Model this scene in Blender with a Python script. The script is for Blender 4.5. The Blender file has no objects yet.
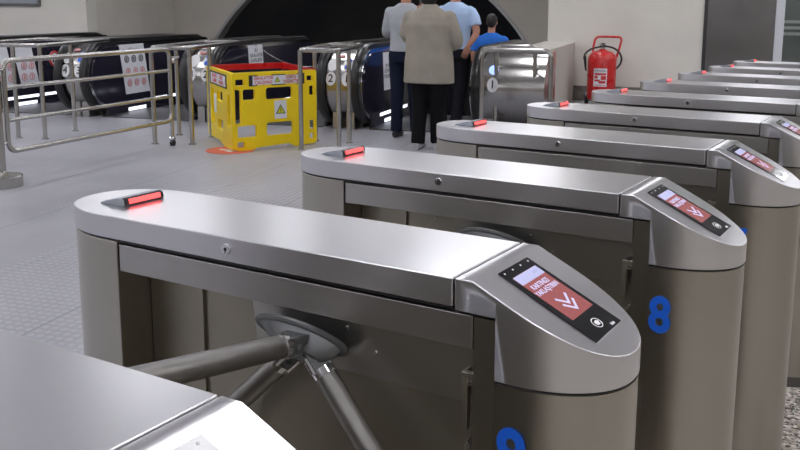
import bpy, bmesh, math, random
from mathutils import Vector, Matrix
from math import sin, cos, pi, radians

C = bpy.context.scene.collection
scene = bpy.context.scene

# ------------------------------------------------------------------ camera
FPX, YAW, PITCH, ROLL = 899.622, 0.536129, 0.172786, 0.0068648
CAM = Vector((0.677149, -1.248723, 1.490941))
PX, PY = 421.6487, 161.9465
GH = 1.05                                   # height of a gate lid
fw = Vector((-sin(YAW)*cos(PITCH), cos(YAW)*cos(PITCH), -sin(PITCH)))
r0 = Vector((cos(YAW), sin(YAW), 0))
u0 = r0.cross(fw)
rt = r0*cos(ROLL) + u0*sin(ROLL)
up = -r0*sin(ROLL) + u0*cos(ROLL)
cd = bpy.data.cameras.new('camera'); cam = bpy.data.objects.new('camera', cd); C.objects.link(cam)
cam.matrix_world = Matrix(((rt.x, up.x, -fw.x, CAM.x), (rt.y, up.y, -fw.y, CAM.y), (rt.z, up.z, -fw.z, CAM.z), (0, 0, 0, 1)))
cd.sensor_width = 36; cd.lens = FPX/800*36
cd.shift_x = (400-PX)/800; cd.shift_y = (PY-225)/800
cd.clip_start = 0.05; cd.clip_end = 200
cd.dof.use_dof = True; cd.dof.focus_distance = 1.95; cd.dof.aperture_fstop = 40
scene.camera = cam

# ------------------------------------------------------------------ world, exposure
wd = bpy.data.worlds.new('world'); scene.world = wd; wd.use_nodes = True
bgn = wd.node_tree.nodes['Background']
bgn.inputs[0].default_value = (0.50, 0.46, 0.42, 1); bgn.inputs[1].default_value = 0.28
scene.view_settings.view_transform = 'Standard'
scene.view_settings.look = 'None'
scene.view_settings.exposure = 1.0
scene.view_settings.gamma = 1.0
LAMP_POWER = 9.0

# ------------------------------------------------------------------ frames
TH = 0.256                                  # the hall's own direction, turned from the gates
EV = Vector((-sin(TH), cos(TH), 0)); SV = Vector((cos(TH), sin(TH), 0))
def ST(s, t, z=0):
    return Vector((CAM.x, CAM.y, 0)) + SV*s + EV*t + Vector((0, 0, z))
HALL = Vector((CAM.x, CAM.y, 0))            # origin of the hall frame: local x = s, local y = t

# ------------------------------------------------------------------ materials
def newmat(name):
    m = bpy.data.materials.new(name); m.use_nodes = True
    return m, m.node_tree, m.node_tree.nodes['Principled BSDF']
def mat(name, col, rough=0.5, metal=0.0, var=0.0, vscale=8.0, bump=0.0, bscale=40.0, stretch=(1, 1, 1), emit=None, estr=0.0, spec=None, coat=0.0, alpha=None):
    m, nt, b = newmat(name)
    col = tuple(col)+(1,)
    b.inputs['Base Color'].default_value = col
    b.inputs['Roughness'].default_value = rough
    b.inputs['Metallic'].default_value = metal
    if spec is not None: b.inputs['Specular IOR Level'].default_value = spec
    if coat: b.inputs['Coat Weight'].default_value = coat; b.inputs['Coat Roughness'].default_value = 0.05
    tc = nt.nodes.new('ShaderNodeTexCoord'); mp = nt.nodes.new('ShaderNodeMapping')
    mp.inputs['Scale'].default_value = stretch
    nt.links.new(tc.outputs['Object'], mp.inputs['Vector'])
    n = nt.nodes.new('ShaderNodeTexNoise'); n.inputs['Scale'].default_value = vscale; n.inputs['Detail'].default_value = 4
    nt.links.new(mp.outputs[0], n.inputs['Vector'])
    if var > 0:
        cr = nt.nodes.new('ShaderNodeMapRange'); cr.inputs[1].default_value = 0.3; cr.inputs[2].default_value = 0.7
        cr.inputs[3].default_value = 1-var; cr.inputs[4].default_value = 1+var
        nt.links.new(n.outputs['Fac'], cr.inputs[0])
        mx = nt.nodes.new('ShaderNodeVectorMath'); mx.operation = 'SCALE'; mx.inputs[0].default_value = col[:3]
        nt.links.new(cr.outputs[0], mx.inputs['Scale'])
        nt.links.new(mx.outputs[0], b.inputs['Base Color'])
        rr = nt.nodes.new('ShaderNodeMapRange'); rr.inputs[1].default_value = 0.3; rr.inputs[2].default_value = 0.7
        rr.inputs[3].default_value = max(0.02, rough-var*0.25); rr.inputs[4].default_value = rough+var*0.25
        nt.links.new(n.outputs['Fac'], rr.inputs[0]); nt.links.new(rr.outputs[0], b.inputs['Roughness'])
    if bump > 0:
        n2 = nt.nodes.new('ShaderNodeTexNoise'); n2.inputs['Scale'].default_value = bscale; n2.inputs['Detail'].default_value = 3
        nt.links.new(mp.outputs[0], n2.inputs['Vector'])
        bp = nt.nodes.new('ShaderNodeBump'); bp.inputs['Strength'].default_value = bump; bp.inputs['Distance'].default_value = 0.01
        nt.links.new(n2.outputs['Fac'], bp.inputs['Height']); nt.links.new(bp.outputs[0], b.inputs['Normal'])
    if emit:
        b.inputs['Emission Color'].default_value = tuple(emit)+(1,); b.inputs['Emission Strength'].default_value = estr
    return m

M = {}
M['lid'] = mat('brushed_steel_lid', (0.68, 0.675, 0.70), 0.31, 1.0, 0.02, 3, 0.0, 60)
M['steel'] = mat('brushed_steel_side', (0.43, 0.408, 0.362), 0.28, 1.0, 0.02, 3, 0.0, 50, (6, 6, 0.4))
M['beam'] = mat('brushed_steel_beam', (0.44, 0.43, 0.415), 0.36, 1.0, 0.03, 4, 0.0, 50, (1, 1, 1))
M['panel'] = mat('dull_steel_panel', (0.36, 0.333, 0.28), 0.42, 1.0, 0.06, 4, 0.02, 40, (1, 1, 1))
M['chrome'] = mat('polished_chrome', (0.72, 0.72, 0.74), 0.12, 1.0, 0.03, 8)
M['tube'] = mat('steel_tube', (0.46, 0.45, 0.43), 0.25, 1.0, 0.06, 12)
M['armtube'] = mat('brushed_arm_tube', (0.30, 0.29, 0.28), 0.42, 1.0, 0.08, 30)
M['castmetal'] = mat('grey_cast_metal', (0.17, 0.175, 0.18), 0.42, 0.7, 0.06, 30)
M['darkmetal'] = mat('dark_metal', (0.06, 0.06, 0.065), 0.4, 0.7, 0.1, 20)
M['plinth'] = mat('gate_plinth', (0.10, 0.095, 0.09), 0.5, 0.4, 0.1, 20)
M['black'] = mat('black_plastic', (0.012, 0.012, 0.014), 0.35, 0, 0.1, 20)
M['glassblack'] = mat('black_glass', (0.008, 0.009, 0.011), 0.12, 0, 0.05, 20, spec=0.5)
M['rubber'] = mat('handrail_rubber', (0.012, 0.012, 0.013), 0.30, 0, 0.1, 20)
M['blue'] = mat('blue_vinyl', (0.010, 0.13, 0.75), 0.4, 0, 0.03, 20)
M['white'] = mat('white_vinyl', (0.80, 0.80, 0.82), 0.5, 0, 0.03, 20)
M['paper'] = mat('white_paper', (0.74, 0.75, 0.80), 0.7, 0, 0.03, 20)
M['ink'] = mat('black_ink', (0.02, 0.02, 0.025), 0.6, 0, 0.05, 20)
M['redink'] = mat('red_ink', (0.60, 0.03, 0.03), 0.6, 0, 0.05, 20)
M['salmon'] = mat('salmon_floor_vinyl', (0.70, 0.13, 0.09), 0.5, 0, 0.1, 6)
M['redfaint'] = mat('pale_red_ink', (0.62, 0.25, 0.27), 0.6, 0, 0.05, 20)
M['red'] = mat('red_enamel', (0.52, 0.008, 0.010), 0.28, 0, 0.06, 10, coat=0.3)
M['redlens'] = mat('red_lens', (0.9, 0.05, 0.05), 0.3, 0, emit=(1.0, 0.07, 0.07), estr=1.0)
M['redglow'] = mat('red_light_lens', (0.85, 0.05, 0.05), 0.25, 0, emit=(1.0, 0.10, 0.10), estr=0.810)
M['housing'] = mat('grey_blue_housing', (0.30, 0.325, 0.37), 0.45, 0.2, 0.05, 30)
M['lcd_top'] = mat('lcd_lavender', (0.2, 0.2, 0.3), 0.25, 0, emit=(0.50, 0.52, 0.80), estr=0.372)
M['lcd_red'] = mat('lcd_red', (0.20, 0.05, 0.05), 0.2, 0, emit=(0.50, 0.16, 0.16), estr=0.17)
M['lcd_text'] = mat('lcd_text', (0.3, 0.3, 0.4), 0.3, 0, emit=(0.56, 0.52, 0.80), estr=0.372)
M['lcd_dim'] = mat('lcd_dim_text', (0.2, 0.2, 0.3), 0.3, 0, emit=(0.30, 0.32, 0.60), estr=0.330)
M['yellow'] = mat('yellow_plastic', (0.90, 0.66, 0.002), 0.38, 0, 0.03, 6)
M['green'] = mat('yellow_green_ink', (0.62, 0.68, 0.02), 0.6, 0, 0.03, 6)
M['escpanel'] = mat('dark_balustrade_glass', (0.022, 0.020, 0.034), 0.12, 0, 0.1, 3, spec=0.6)
M['cladding'] = mat('newel_steel', (0.40, 0.39, 0.375), 0.20, 1.0, 0.04, 4, 0.0, 50, (10, 1, 1))
M['step'] = mat('escalator_step_metal', (0.16, 0.16, 0.17), 0.4, 0.9, 0.1, 20)
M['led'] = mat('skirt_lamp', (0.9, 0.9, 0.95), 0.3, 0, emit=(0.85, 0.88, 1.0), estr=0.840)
M['blueled'] = mat('blue_lamp', (0.2, 0.3, 0.9), 0.3, 0, emit=(0.30, 0.42, 1.0), estr=0.780)
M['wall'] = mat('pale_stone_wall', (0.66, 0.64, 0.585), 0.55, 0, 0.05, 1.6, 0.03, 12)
M['wallside'] = mat('side_stone_wall', (0.60, 0.57, 0.52), 0.6, 0, 0.05, 1.6, 0.03, 12)  # the wall's stone, toned darker where it turns from the lights
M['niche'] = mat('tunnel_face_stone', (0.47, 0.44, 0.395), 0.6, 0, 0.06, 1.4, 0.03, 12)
M['skirting'] = mat('brown_marble', (0.17, 0.155, 0.135), 0.3, 0, 0.25, 5, 0.0)
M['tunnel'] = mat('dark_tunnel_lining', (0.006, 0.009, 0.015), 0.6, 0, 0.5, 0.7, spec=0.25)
M['tunneltrim'] = mat('arch_trim', (0.34, 0.34, 0.35), 0.35, 0.6, 0.05, 5)
M['ceiling'] = mat('pale_ceiling', (0.62, 0.62, 0.64), 0.8, 0, 0.03, 2)
M['lamp'] = mat('lamp_diffuser', (0.9, 0.9, 0.9), 0.4, 0, emit=(0.96, 0.96, 1.0), estr=LAMP_POWER)
M['lampbody'] = mat('lamp_body', (0.7, 0.7, 0.72), 0.5, 0, 0.03, 5)
M['darksteel'] = mat('dark_steel_door', (0.24, 0.24, 0.245), 0.22, 0.9, 0.08, 2)
M['framewhite'] = mat('pale_aluminium', (0.62, 0.64, 0.70), 0.35, 0.2, 0.03, 5)
M['backdrop'] = mat('room_behind_glass', (0.22, 0.235, 0.235), 0.6, 0, 0.15, 1.5)
M['skin'] = mat('skin', (0.46, 0.22, 0.15), 0.5, 0, 0.06, 20)
M['hair'] = mat('dark_hair', (0.010, 0.008, 0.007), 0.55, 0, 0.2, 60, 0.2, 90)
M['jacket'] = mat('beige_jacket_cloth', (0.33, 0.30, 0.255), 0.85, 0, 0.07, 10, 0.25, 18, spec=0.12)
M['greyshirt'] = mat('light_grey_jersey', (0.40, 0.42, 0.46), 0.85, 0, 0.07, 10, 0.25, 18, spec=0.12)
M['blueshirt'] = mat('pale_blue_shirt', (0.46, 0.61, 0.86), 0.8, 0, 0.05, 10, 0.25, 18, spec=0.12)
M['polo'] = mat('royal_blue_polo', (0.03, 0.15, 0.55), 0.8, 0, 0.06, 10, 0.25, 18, spec=0.12)
M['navy'] = mat('navy_trousers', (0.012, 0.016, 0.035), 0.85, 0, 0.1, 10, 0.2, 20, spec=0.12)
M['blacktrousers'] = mat('black_trousers', (0.008, 0.008, 0.010), 0.85, 0, 0.1, 10, 0.2, 20, spec=0.12)
M['greytrousers'] = mat('charcoal_trousers', (0.020, 0.021, 0.026), 0.85, 0, 0.1, 10, 0.2, 20, spec=0.12)
M['shoe'] = mat('dark_shoe_leather', (0.015, 0.015, 0.017), 0.4, 0, 0.1, 20)
M['shoegrey'] = mat('grey_white_shoe', (0.40, 0.40, 0.42), 0.5, 0, 0.1, 20)

def glassmat():
    m, nt, b = newmat('clear_glass')
    b.inputs['Base Color'].default_value = (0.75, 0.82, 0.80, 1)
    b.inputs['Roughness'].default_value = 0.04
    b.inputs['Transmission Weight'].default_value = 1.0
    b.inputs['IOR'].default_value = 1.45
    return m
M['glass'] = glassmat()

def floormat():
    m, nt, b = newmat('station_floor')
    N = nt.nodes; L = nt.links
    tc = N.new('ShaderNodeTexCoord')
    sep = N.new('ShaderNodeSeparateXYZ'); L.new(tc.outputs['Object'], sep.inputs[0])
    geo = N.new('ShaderNodeNewGeometry'); gs = N.new('ShaderNodeSeparateXYZ'); L.new(geo.outputs['Position'], gs.inputs[0])
    def math(op, a, b_=None, c=None):
        n = N.new('ShaderNodeMath'); n.operation = op
        for i, v in enumerate((a, b_, c)):
            if v is None: continue
            if isinstance(v, (int, float)): n.inputs[i].default_value = v
            else: L.new(v, n.inputs[i])
        return n.outputs[0]
    s, t = sep.outputs[0], sep.outputs[1]
    gran = math('GREATER_THAN', gs.outputs[0], -1.5)
    # raised studs on a 5 cm grid
    P = 0.052
    fs = math('SUBTRACT', math('FRACT', math('DIVIDE', s, P)), 0.5)
    ft = math('SUBTRACT', math('FRACT', math('DIVIDE', t, P)), 0.5)
    d = math('SQRT', math('ADD', math('MULTIPLY', fs, fs), math('MULTIPLY', ft, ft)))
    mr = N.new('ShaderNodeMapRange'); mr.interpolation_type = 'SMOOTHSTEP'
    mr.inputs[1].default_value = 0.40; mr.inputs[2].default_value = 0.24; mr.inputs[3].default_value = 0; mr.inputs[4].default_value = 1
    L.new(d, mr.inputs[0])
    stud = mr.outputs[0]
    zone = math('MULTIPLY', math('ADD', math('MULTIPLY', math('GREATER_THAN', s, -3.66), 0.6), math('MULTIPLY', math('MULTIPLY', math('GREATER_THAN', s, -4.4), math('GREATER_THAN', t, 5.2)), 0.6)), math('SUBTRACT', 1.0, gran))
    band = math('MULTIPLY', math('LESS_THAN', math('FRACT', math('DIVIDE', math('ADD', t, 0.95), 3.2)), 0.80), 1.0)
    zone2 = math('MULTIPLY', math('GREATER_THAN', t, 7.3), math('SUBTRACT', 1.0, gran))
    zone = math('MAXIMUM', math('MULTIPLY', zone, math('MAXIMUM', band, 0.25)), math('MULTIPLY', zone2, 0.45))
    studz = math('MULTIPLY', stud, zone)
    # slab joints
    def joint(v, period, off, w):
        f = math('FRACT', math('DIVIDE', math('ADD', v, off), period))
        return math('LESS_THAN', f, w/period)
    j = math('MAXIMUM', joint(s, 0.75, 2.82+0.75*4, 0.009), math('MULTIPLY', joint(t, 2.9, 0.4, 0.008), 0.35))
    j = math('MULTIPLY', j, math('SUBTRACT', 1.0, gran))
    # colours
    n1 = N.new('ShaderNodeTexNoise'); n1.inputs['Scale'].default_value = 1.3; n1.inputs['Detail'].default_value = 6
    L.new(tc.outputs['Object'], n1.inputs['Vector'])
    ramp = N.new('ShaderNodeMix'); ramp.data_type = 'RGBA'
    ramp.inputs[6].default_value = (0.25, 0.25, 0.28, 1); ramp.inputs[7].default_value = (0.46, 0.46, 0.505, 1)
    L.new(n1.outputs['Fac'], ramp.inputs[0])
    cj = N.new('ShaderNodeMix'); cj.data_type = 'RGBA'; cj.inputs[7].default_value = (0.09, 0.09, 0.10, 1)
    L.new(math('MULTIPLY', j, 0.55), cj.inputs[0]); L.new(ramp.outputs[2], cj.inputs[6])
    cs = N.new('ShaderNodeMix'); cs.data_type = 'RGBA'; cs.inputs[7].default_value = (0.56, 0.56, 0.60, 1)
    L.new(math('MULTIPLY', studz, 0.5), cs.inputs[0]); L.new(cj.outputs[2], cs.inputs[6])
    # granite chips
    vo = N.new('ShaderNodeTexVoronoi'); vo.inputs['Scale'].default_value = 95
    L.new(tc.outputs['Object'], vo.inputs['Vector'])
    vs = N.new('ShaderNodeSeparateColor'); L.new(vo.outputs['Color'], vs.inputs[0])
    gr = N.new('ShaderNodeValToRGB')
    e = gr.color_ramp.elements; gr.color_ramp.interpolation = 'CONSTANT'
    e[0].position = 0; e[0].color = (0.035, 0.03, 0.026, 1)
    e[1].position = 0.22; e[1].color = (0.26, 0.225, 0.185, 1)
    for p_, c_ in ((0.45, (0.42, 0.38, 0.33, 1)), (0.7, (0.60, 0.56, 0.51, 1)), (0.88, (0.75, 0.73, 0.70, 1))):
        q = e.new(p_); q.color = c_
    L.new(vs.outputs[0], gr.inputs[0])
    cg = N.new('ShaderNodeMix'); cg.data_type = 'RGBA'
    L.new(gran, cg.inputs[0]); L.new(cs.outputs[2], cg.inputs[6]); L.new(gr.outputs[0], cg.inputs[7])
    L.new(cg.outputs[2], b.inputs['Base Color'])
    b.inputs['Roughness'].default_value = 0.36
    bp = N.new('ShaderNodeBump'); bp.inputs['Strength'].default_value = 0.7; bp.inputs['Distance'].default_value = 0.006
    L.new(math('SUBTRACT', studz, math('MULTIPLY', j, 0.6)), bp.inputs['Height']); L.new(bp.outputs[0], b.inputs['Normal'])
    return m
M['floor'] = floormat()

# ------------------------------------------------------------------ mesh helpers
def BM(): return bmesh.new()
def box(bm, lo, hi, mtx=None):
    vs = [bm.verts.new(Vector((x, y, z))) for x in (lo[0], hi[0]) for y in (lo[1], hi[1]) for z in (lo[2], hi[2])]
    for f in ((0, 1, 3, 2), (4, 6, 7, 5), (0, 4, 5, 1), (2, 3, 7, 6), (0, 2, 6, 4), (1, 5, 7, 3)):
        bm.faces.new([vs[i] for i in f])
    if mtx:
        for v in vs: v.co = mtx @ v.co
    return vs
def prism(bm, pts, a, b, f):
    """polygon pts (2D) swept from a to b; f(p, q, w) gives the 3D point"""
    A = [bm.verts.new(f(p[0], p[1], a)) for p in pts]; B = [bm.verts.new(f(p[0], p[1], b)) for p in pts]
    n = len(pts)
    bm.faces.new(A); bm.faces.new(B[::-1])
    for i in range(n):
        j = (i+1) % n
        bm.faces.new((A[i], B[i], B[j], A[j]))
def frame_of(d):
    d = d.normalized(); a = Vector((0, 0, 1)) if abs(d.z) < 0.95 else Vector((1, 0, 0))
    x = a.cross(d).normalized(); return x, d.cross(x).normalized()
def cyl(bm, p, q, r, r2=None, n=20, cap=True):
    p, q = Vector(p), Vector(q); r2 = r if r2 is None else r2
    x, y = frame_of(q-p)
    A = [bm.verts.new(p+(x*cos(2*pi*i/n)+y*sin(2*pi*i/n))*r) for i in range(n)]
    B = [bm.verts.new(q+(x*cos(2*pi*i/n)+y*sin(2*pi*i/n))*r2) for i in range(n)]
    for i in range(n):
        j = (i+1) % n; bm.faces.new((A[i], A[j], B[j], B[i]))
    if cap: bm.faces.new(A[::-1]); bm.faces.new(B)
def round_path(pts, r, n=6, closed=False):
    pts = [Vector(p) for p in pts]; out = []; N = len(pts)
    for i, p in enumerate(pts):
        if not closed and i in (0, N-1): out.append(p); continue
        a = (pts[i-1]-p); b = (pts[(i+1) % N]-p)
        k = min(r, a.length*0.49, b.length*0.49)
        A = p+a.normalized()*k; B = p+b.normalized()*k
        for j in range(n+1):
            t = j/n; out.append(A*(1-t)**2+p*2*t*(1-t)+B*t*t)
    return out
def tube(bm, pts, r, n=12, closed=False):
    pts = [Vector(p) for p in pts]; N = len(pts); rings = []
    prevx = None
    for i, p in enumerate(pts):
        if closed: d = pts[(i+1) % N]-pts[i-1]
        else: d = pts[min(i+1, N-1)]-pts[max(i-1, 0)]
        d.normalize()
        if prevx is None: x, y = frame_of(d)
        else:
            x = (prevx-d*prevx.dot(d)).normalized(); y = d.cross(x)
        prevx = x
        rings.append([bm.verts.new(p+(x*cos(2*pi*k/n)+y*sin(2*pi*k/n))*(r[i] if isinstance(r, (list, tuple)) else r)) for k in range(n)])
    for i in range(N if closed else N-1):
        A = rings[i]; B = rings[(i+1) % N]
        for k in range(n):
            l = (k+1) % n; bm.faces.new((A[k], A[l], B[l], B[k]))
    if not closed: bm.faces.new(rings[0][::-1]); bm.faces.new(rings[-1])
def loft(bm, secs, n=24):
    """secs: (centre, rx, ry, xdir, ydir); closed ends"""
    rings = []
    for c, rx, ry, xd, yd in secs:
        c = Vector(c); xd = Vector(xd); yd = Vector(yd)
        rings.append([bm.verts.new(c+xd*rx*cos(2*pi*k/n)+yd*ry*sin(2*pi*k/n)) for k in range(n)])
    for A, B in zip(rings, rings[1:]):
        for k in range(n):
            l = (k+1) % n; bm.faces.new((A[k], A[l], B[l], B[k]))
    bm.faces.new(rings[0][::-1]); bm.faces.new(rings[-1])
def ball(bm, c, r, seg=16, rings=10):
    m = Matrix.Translation(Vector(c)) @ Matrix.Diagonal((r[0], r[1], r[2], 1) if hasattr(r, '__len__') else (r, r, r, 1))
    bmesh.ops.create_uvsphere(bm, u_segments=seg, v_segments=rings, radius=1, matrix=m)
def lathe(bm, prof, c=(0, 0, 0), n=32):
    c = Vector(c); rings = []
    for r, z in prof:
        rings.append([bm.verts.new(c+Vector((max(r, 1e-4)*cos(2*pi*k/n), max(r, 1e-4)*sin(2*pi*k/n), z))) for k in range(n)])
    for A, B in zip(rings, rings[1:]):
        for k in range(n):
            l = (k+1) % n; bm.faces.new((A[k], A[l], B[l], B[k]))
    bm.faces.new(rings[0][::-1]); bm.faces.new(rings[-1])
def finish(me, smooth=True, ang=35):
    if smooth:
        for p in me.polygons: p.use_smooth = True
        try: me.set_sharp_from_angle(angle=radians(ang))
        except Exception: pass
def obj(name, bm, m, parent=None, smooth=True, bevel=0.0, loc=None, seg=2):
    bmesh.ops.recalc_face_normals(bm, faces=bm.faces[:])
    if bevel:
        es = [e for e in bm.edges if len(e.link_faces) == 2 and e.calc_face_angle(0) > radians(32)]
        bmesh.ops.bevel(bm, geom=es, offset=bevel, segments=seg, affect='EDGES', profile=0.5, clamp_overlap=True)
    me = bpy.data.meshes.new(name); bm.to_mesh(me); bm.free()
    me.materials.append(M[m] if isinstance(m, str) else m)
    finish(me, smooth, 35 if not bevel else 60)
    o = bpy.data.objects.new(name, me); C.objects.link(o)
    if parent: o.parent = parent
    if loc is not None: o.location = loc
    if bevel and smooth:
        w_ = o.modifiers.new('weighted', 'WEIGHTED_NORMAL'); w_.keep_sharp = False; w_.weight = 100
    return o
def thing(name, label, cat, loc=(0, 0, 0), rz=0.0, group=None):
    o = bpy.data.objects.new(name, None); C.objects.link(o); o.location = loc; o.rotation_euler = (0, 0, rz)
    o.empty_display_size = 0.1
    o['label'] = label; o['category'] = cat
    if group: o['group'] = group
    return o
def tag(o, label, cat, group=None):
    o['label'] = label; o['category'] = cat
    if group: o['group'] = group
    return o
def struct(name, bm, m, **k):
    o = obj(name, bm, m, **k); o['kind'] = 'structure'; return o
def hall(o):
    o.location = HALL; o.rotation_euler = (0, 0, TH); return o
def copy_tree(o, parent=None):
    c = o.copy(); C.objects.link(c)
    if parent: c.parent = parent
    for ch in [x for x in C.objects if x.parent == o]: copy_tree(ch, c)
    return c
def realize(o):
    dg = bpy.context.evaluated_depsgraph_get(); dg.update()
    return bpy.data.meshes.new_from_object(o.evaluated_get(dg))
def text_obj(name, body, size, m, parent, mtx, extrude=0.0004, align='CENTER', bold=0.0, sx=1.0):
    cu = bpy.data.curves.new(name, 'FONT'); cu.body = body; cu.size = size; cu.extrude = extrude
    cu.align_x = align; cu.align_y = 'CENTER'; cu.space_line = 0.95
    t = bpy.data.objects.new('tmp', cu); C.objects.link(t)
    me = realize(t); bpy.data.objects.remove(t); bpy.data.curves.remove(cu)
    me.transform(Matrix.Diagonal((sx, 1, 1, 1)))
    if bold:
        b2 = bmesh.new(); k = 0
        for i in range(8):
            tmp = me.copy(); tmp.transform(Matrix.Translation((bold*cos(i*pi/4), bold*sin(i*pi/4), 0.00002*i))); b2.from_mesh(tmp); bpy.data.meshes.remove(tmp)
        b2.to_mesh(me); b2.free()
    me.name = name; me.transform(mtx)
    me.materials.clear(); me.materials.append(M[m])
    o = bpy.data.objects.new(name, me); C.objects.link(o)
    if parent: o.parent = parent
    return o
def rr(x0, y0, x1, y1, r, n=4):
    out = []
    for cx, cy, a0 in ((x1-r, y1-r, 0), (x0+r, y1-r, 90), (x0+r, y0+r, 180), (x1-r, y0+r, 270)):
        for i in range(n+1):
            a = radians(a0+90*i/n); out.append((cx+r*cos(a), cy+r*sin(a)))
    return out
def plate_with_holes(name, outer, holes, thick, m, parent, mtx):
    """flat board from a filled 2D curve; keeps its cut-outs"""
    cu = bpy.data.curves.new(name, 'CURVE'); cu.dimensions = '2D'; cu.fill_mode = 'BOTH'; cu.extrude = thick/2; cu.bevel_depth = 0.002
    for loop in [outer]+holes:
        sp = cu.splines.new('POLY'); sp.points.add(len(loop)-1); sp.use_cyclic_u = True
        for i, (x, y) in enumerate(loop): sp.points[i].co = (x, y, 0, 1)
    t = bpy.data.objects.new('tmp', cu); C.objects.link(t)
    me = realize(t); bpy.data.objects.remove(t); bpy.data.curves.remove(cu)
    me.name = name; me.transform(mtx); me.materials.clear(); me.materials.append(M[m])
    o = bpy.data.objects.new(name, me); C.objects.link(o)
    if parent: o.parent = parent
    return o
def basis(o, x, y):
    x = Vector(x).normalized(); y = Vector(y).normalized(); z = x.cross(y).normalized(); o = Vector(o)
    return Matrix(((x.x, y.x, z.x, o.x), (x.y, y.y, z.y, o.y), (x.z, y.z, z.z, o.z), (0, 0, 0, 1)))

# ================================================================== THE SETTING
WALL_T, NICHE_T = 14.5, 17.5
S_L, S_R = -10.65, -2.09
CEIL = 3.9
bm = BM()
for (a, b_, c, d) in ((-20, -9, 9, 11.1), (-20, 11.1, -9.78, 17.6), (-1.6, 11.1, 9, 15.2)):
    box(bm, (a, b_, -0.05), (c, d, 0))
f = hall(struct('floor', bm, 'floor', smooth=False))
bm = BM(); box(bm, (-20, -9, CEIL), (9, 15.2, CEIL+0.1)); box(bm, (S_L, 15.2, CEIL), (S_R, NICHE_T+0.2, CEIL+0.1))
hall(struct('ceiling', bm, 'ceiling', smooth=False))
bm = BM(); box(bm, (-20, WALL_T, 0), (S_L, WALL_T+0.3, CEIL)); hall(struct('wall_left', bm, 'wall', smooth=False))
bm = BM(); box(bm, (-20.3, -9, 0), (-20, WALL_T+0.3, CEIL)); hall(struct('wall_far_left', bm, 'wall', smooth=False))
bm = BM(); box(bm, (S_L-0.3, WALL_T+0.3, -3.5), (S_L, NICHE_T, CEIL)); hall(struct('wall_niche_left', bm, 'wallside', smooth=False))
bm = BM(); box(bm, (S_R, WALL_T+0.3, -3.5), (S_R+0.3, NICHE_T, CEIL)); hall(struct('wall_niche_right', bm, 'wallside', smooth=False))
DOOR_S = 0.30
bm = BM(); box(bm, (S_R, WALL_T, 0), (DOOR_S, WALL_T+0.3, CEIL)); hall(struct('wall_right', bm, 'wall', smooth=False))
bm = BM(); box(bm, (S_R+0.4, WALL_T-0.015, 0), (DOOR_S, WALL_T, 0.24)); hall(struct('baseboard_right', bm, 'skirting', smooth=False))
# wall with the tunnel arch
ACS, ACZ, AR = -6.27, -1.41, 4.0
bm = BM()
def archpts(r, z0, n=48):
    a0 = math.asin((z0-ACZ)/r)
    return [(ACS+r*cos(a0+(pi-2*a0)*i/n), ACZ+r*sin(a0+(pi-2*a0)*i/n)) for i in range(n+1)]
ap = archpts(AR, -3.0)
outer = [(S_L, -3.0)] + [(S_L, CEIL), (S_R, CEIL), (S_R, -3.0)] + ap
prism(bm, outer, NICHE_T, NICHE_T+0.25, lambda p, q, w: Vector((p, w, q)))
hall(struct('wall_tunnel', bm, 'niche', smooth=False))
bm = BM()
pin = archpts(AR-0.04, -3.0); pout = archpts(AR+0.02, -3.0)
prism(bm, pin+pout[::-1], NICHE_T-0.05, NICHE_T+0.3, lambda p, q, w: Vector((p, w, q)))
hall(struct('trim_1', bm, 'tunneltrim', smooth=False))
# sloping tunnel vault behind it
bm = BM(); A = []; B = []
n = 40; L_ = 14
for i in range(n+1):
    a = -0.5+(pi+1.0)*i/n
    A.append(bm.verts.new((ACS+AR*cos(a), NICHE_T+0.1, ACZ+AR*sin(a))))
    B.append(bm.verts.new((ACS+AR*cos(a), NICHE_T+L_, ACZ+AR*sin(a)-L_*0.577)))
for i in range(n): bm.faces.new((A[i], A[i+1], B[i+1], B[i]))
bm.faces.new(B)
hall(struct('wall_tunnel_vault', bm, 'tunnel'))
# pit under the escalators
bm = BM()
box(bm, (-9.80, 11.1, -3.4), (-9.78, NICHE_T, -0.05)); box(bm, (-1.6, 11.1, -3.4), (-1.58, NICHE_T, -0.05)); box(bm, (-9.8, 11.08, -3.4), (-1.6, 11.10, -0.05))
box(bm, (-9.8, 11.1, -3.5), (-1.6, NICHE_T+0.3, -3.4))
hall(struct('wall_pit', bm, 'skirting', smooth=False))
# low stone block beside the first escalator
bm = BM(); box(bm, (-2.14, 10.9, 0.0), (-1.66, WALL_T, 0.93))
hall(struct('trim_2', bm, 'niche', smooth=False, bevel=0.01))
# steel door and glazed window to the right
bm = BM(); box(bm, (DOOR_S, WALL_T+0.01, 0), (1.30, WALL_T+0.10, CEIL)); dr = hall(struct('door_1', bm, 'darksteel', smooth=False))
bm = BM(); box(bm, (DOOR_S-0.02, WALL_T-0.02, 0), (DOOR_S+0.03, WALL_T+0.01, CEIL)); hall(struct('trim_3', bm, 'darkmetal', smooth=False))
w1 = thing('window_1', 'glazed partition', 'window', HALL, TH); w1['kind'] = 'structure'
del w1['label']; del w1['category']
bm = BM(); box(bm, (1.30, WALL_T-0.04, 0), (1.42, WALL_T+0.10, CEIL)); box(bm, (4.0, WALL_T-0.04, 0), (4.12, WALL_T+0.10, CEIL)); box(bm, (1.42, WALL_T, 0), (4.0, WALL_T+0.08, 0.1)); obj('window_frame', bm, 'framewhite', w1, smooth=False)
bm = BM(); box(bm, (1.42, WALL_T+0.02, 0.1), (4.0, WALL_T+0.035, CEIL)); obj('pane', bm, 'glass', w1, smooth=False)
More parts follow.
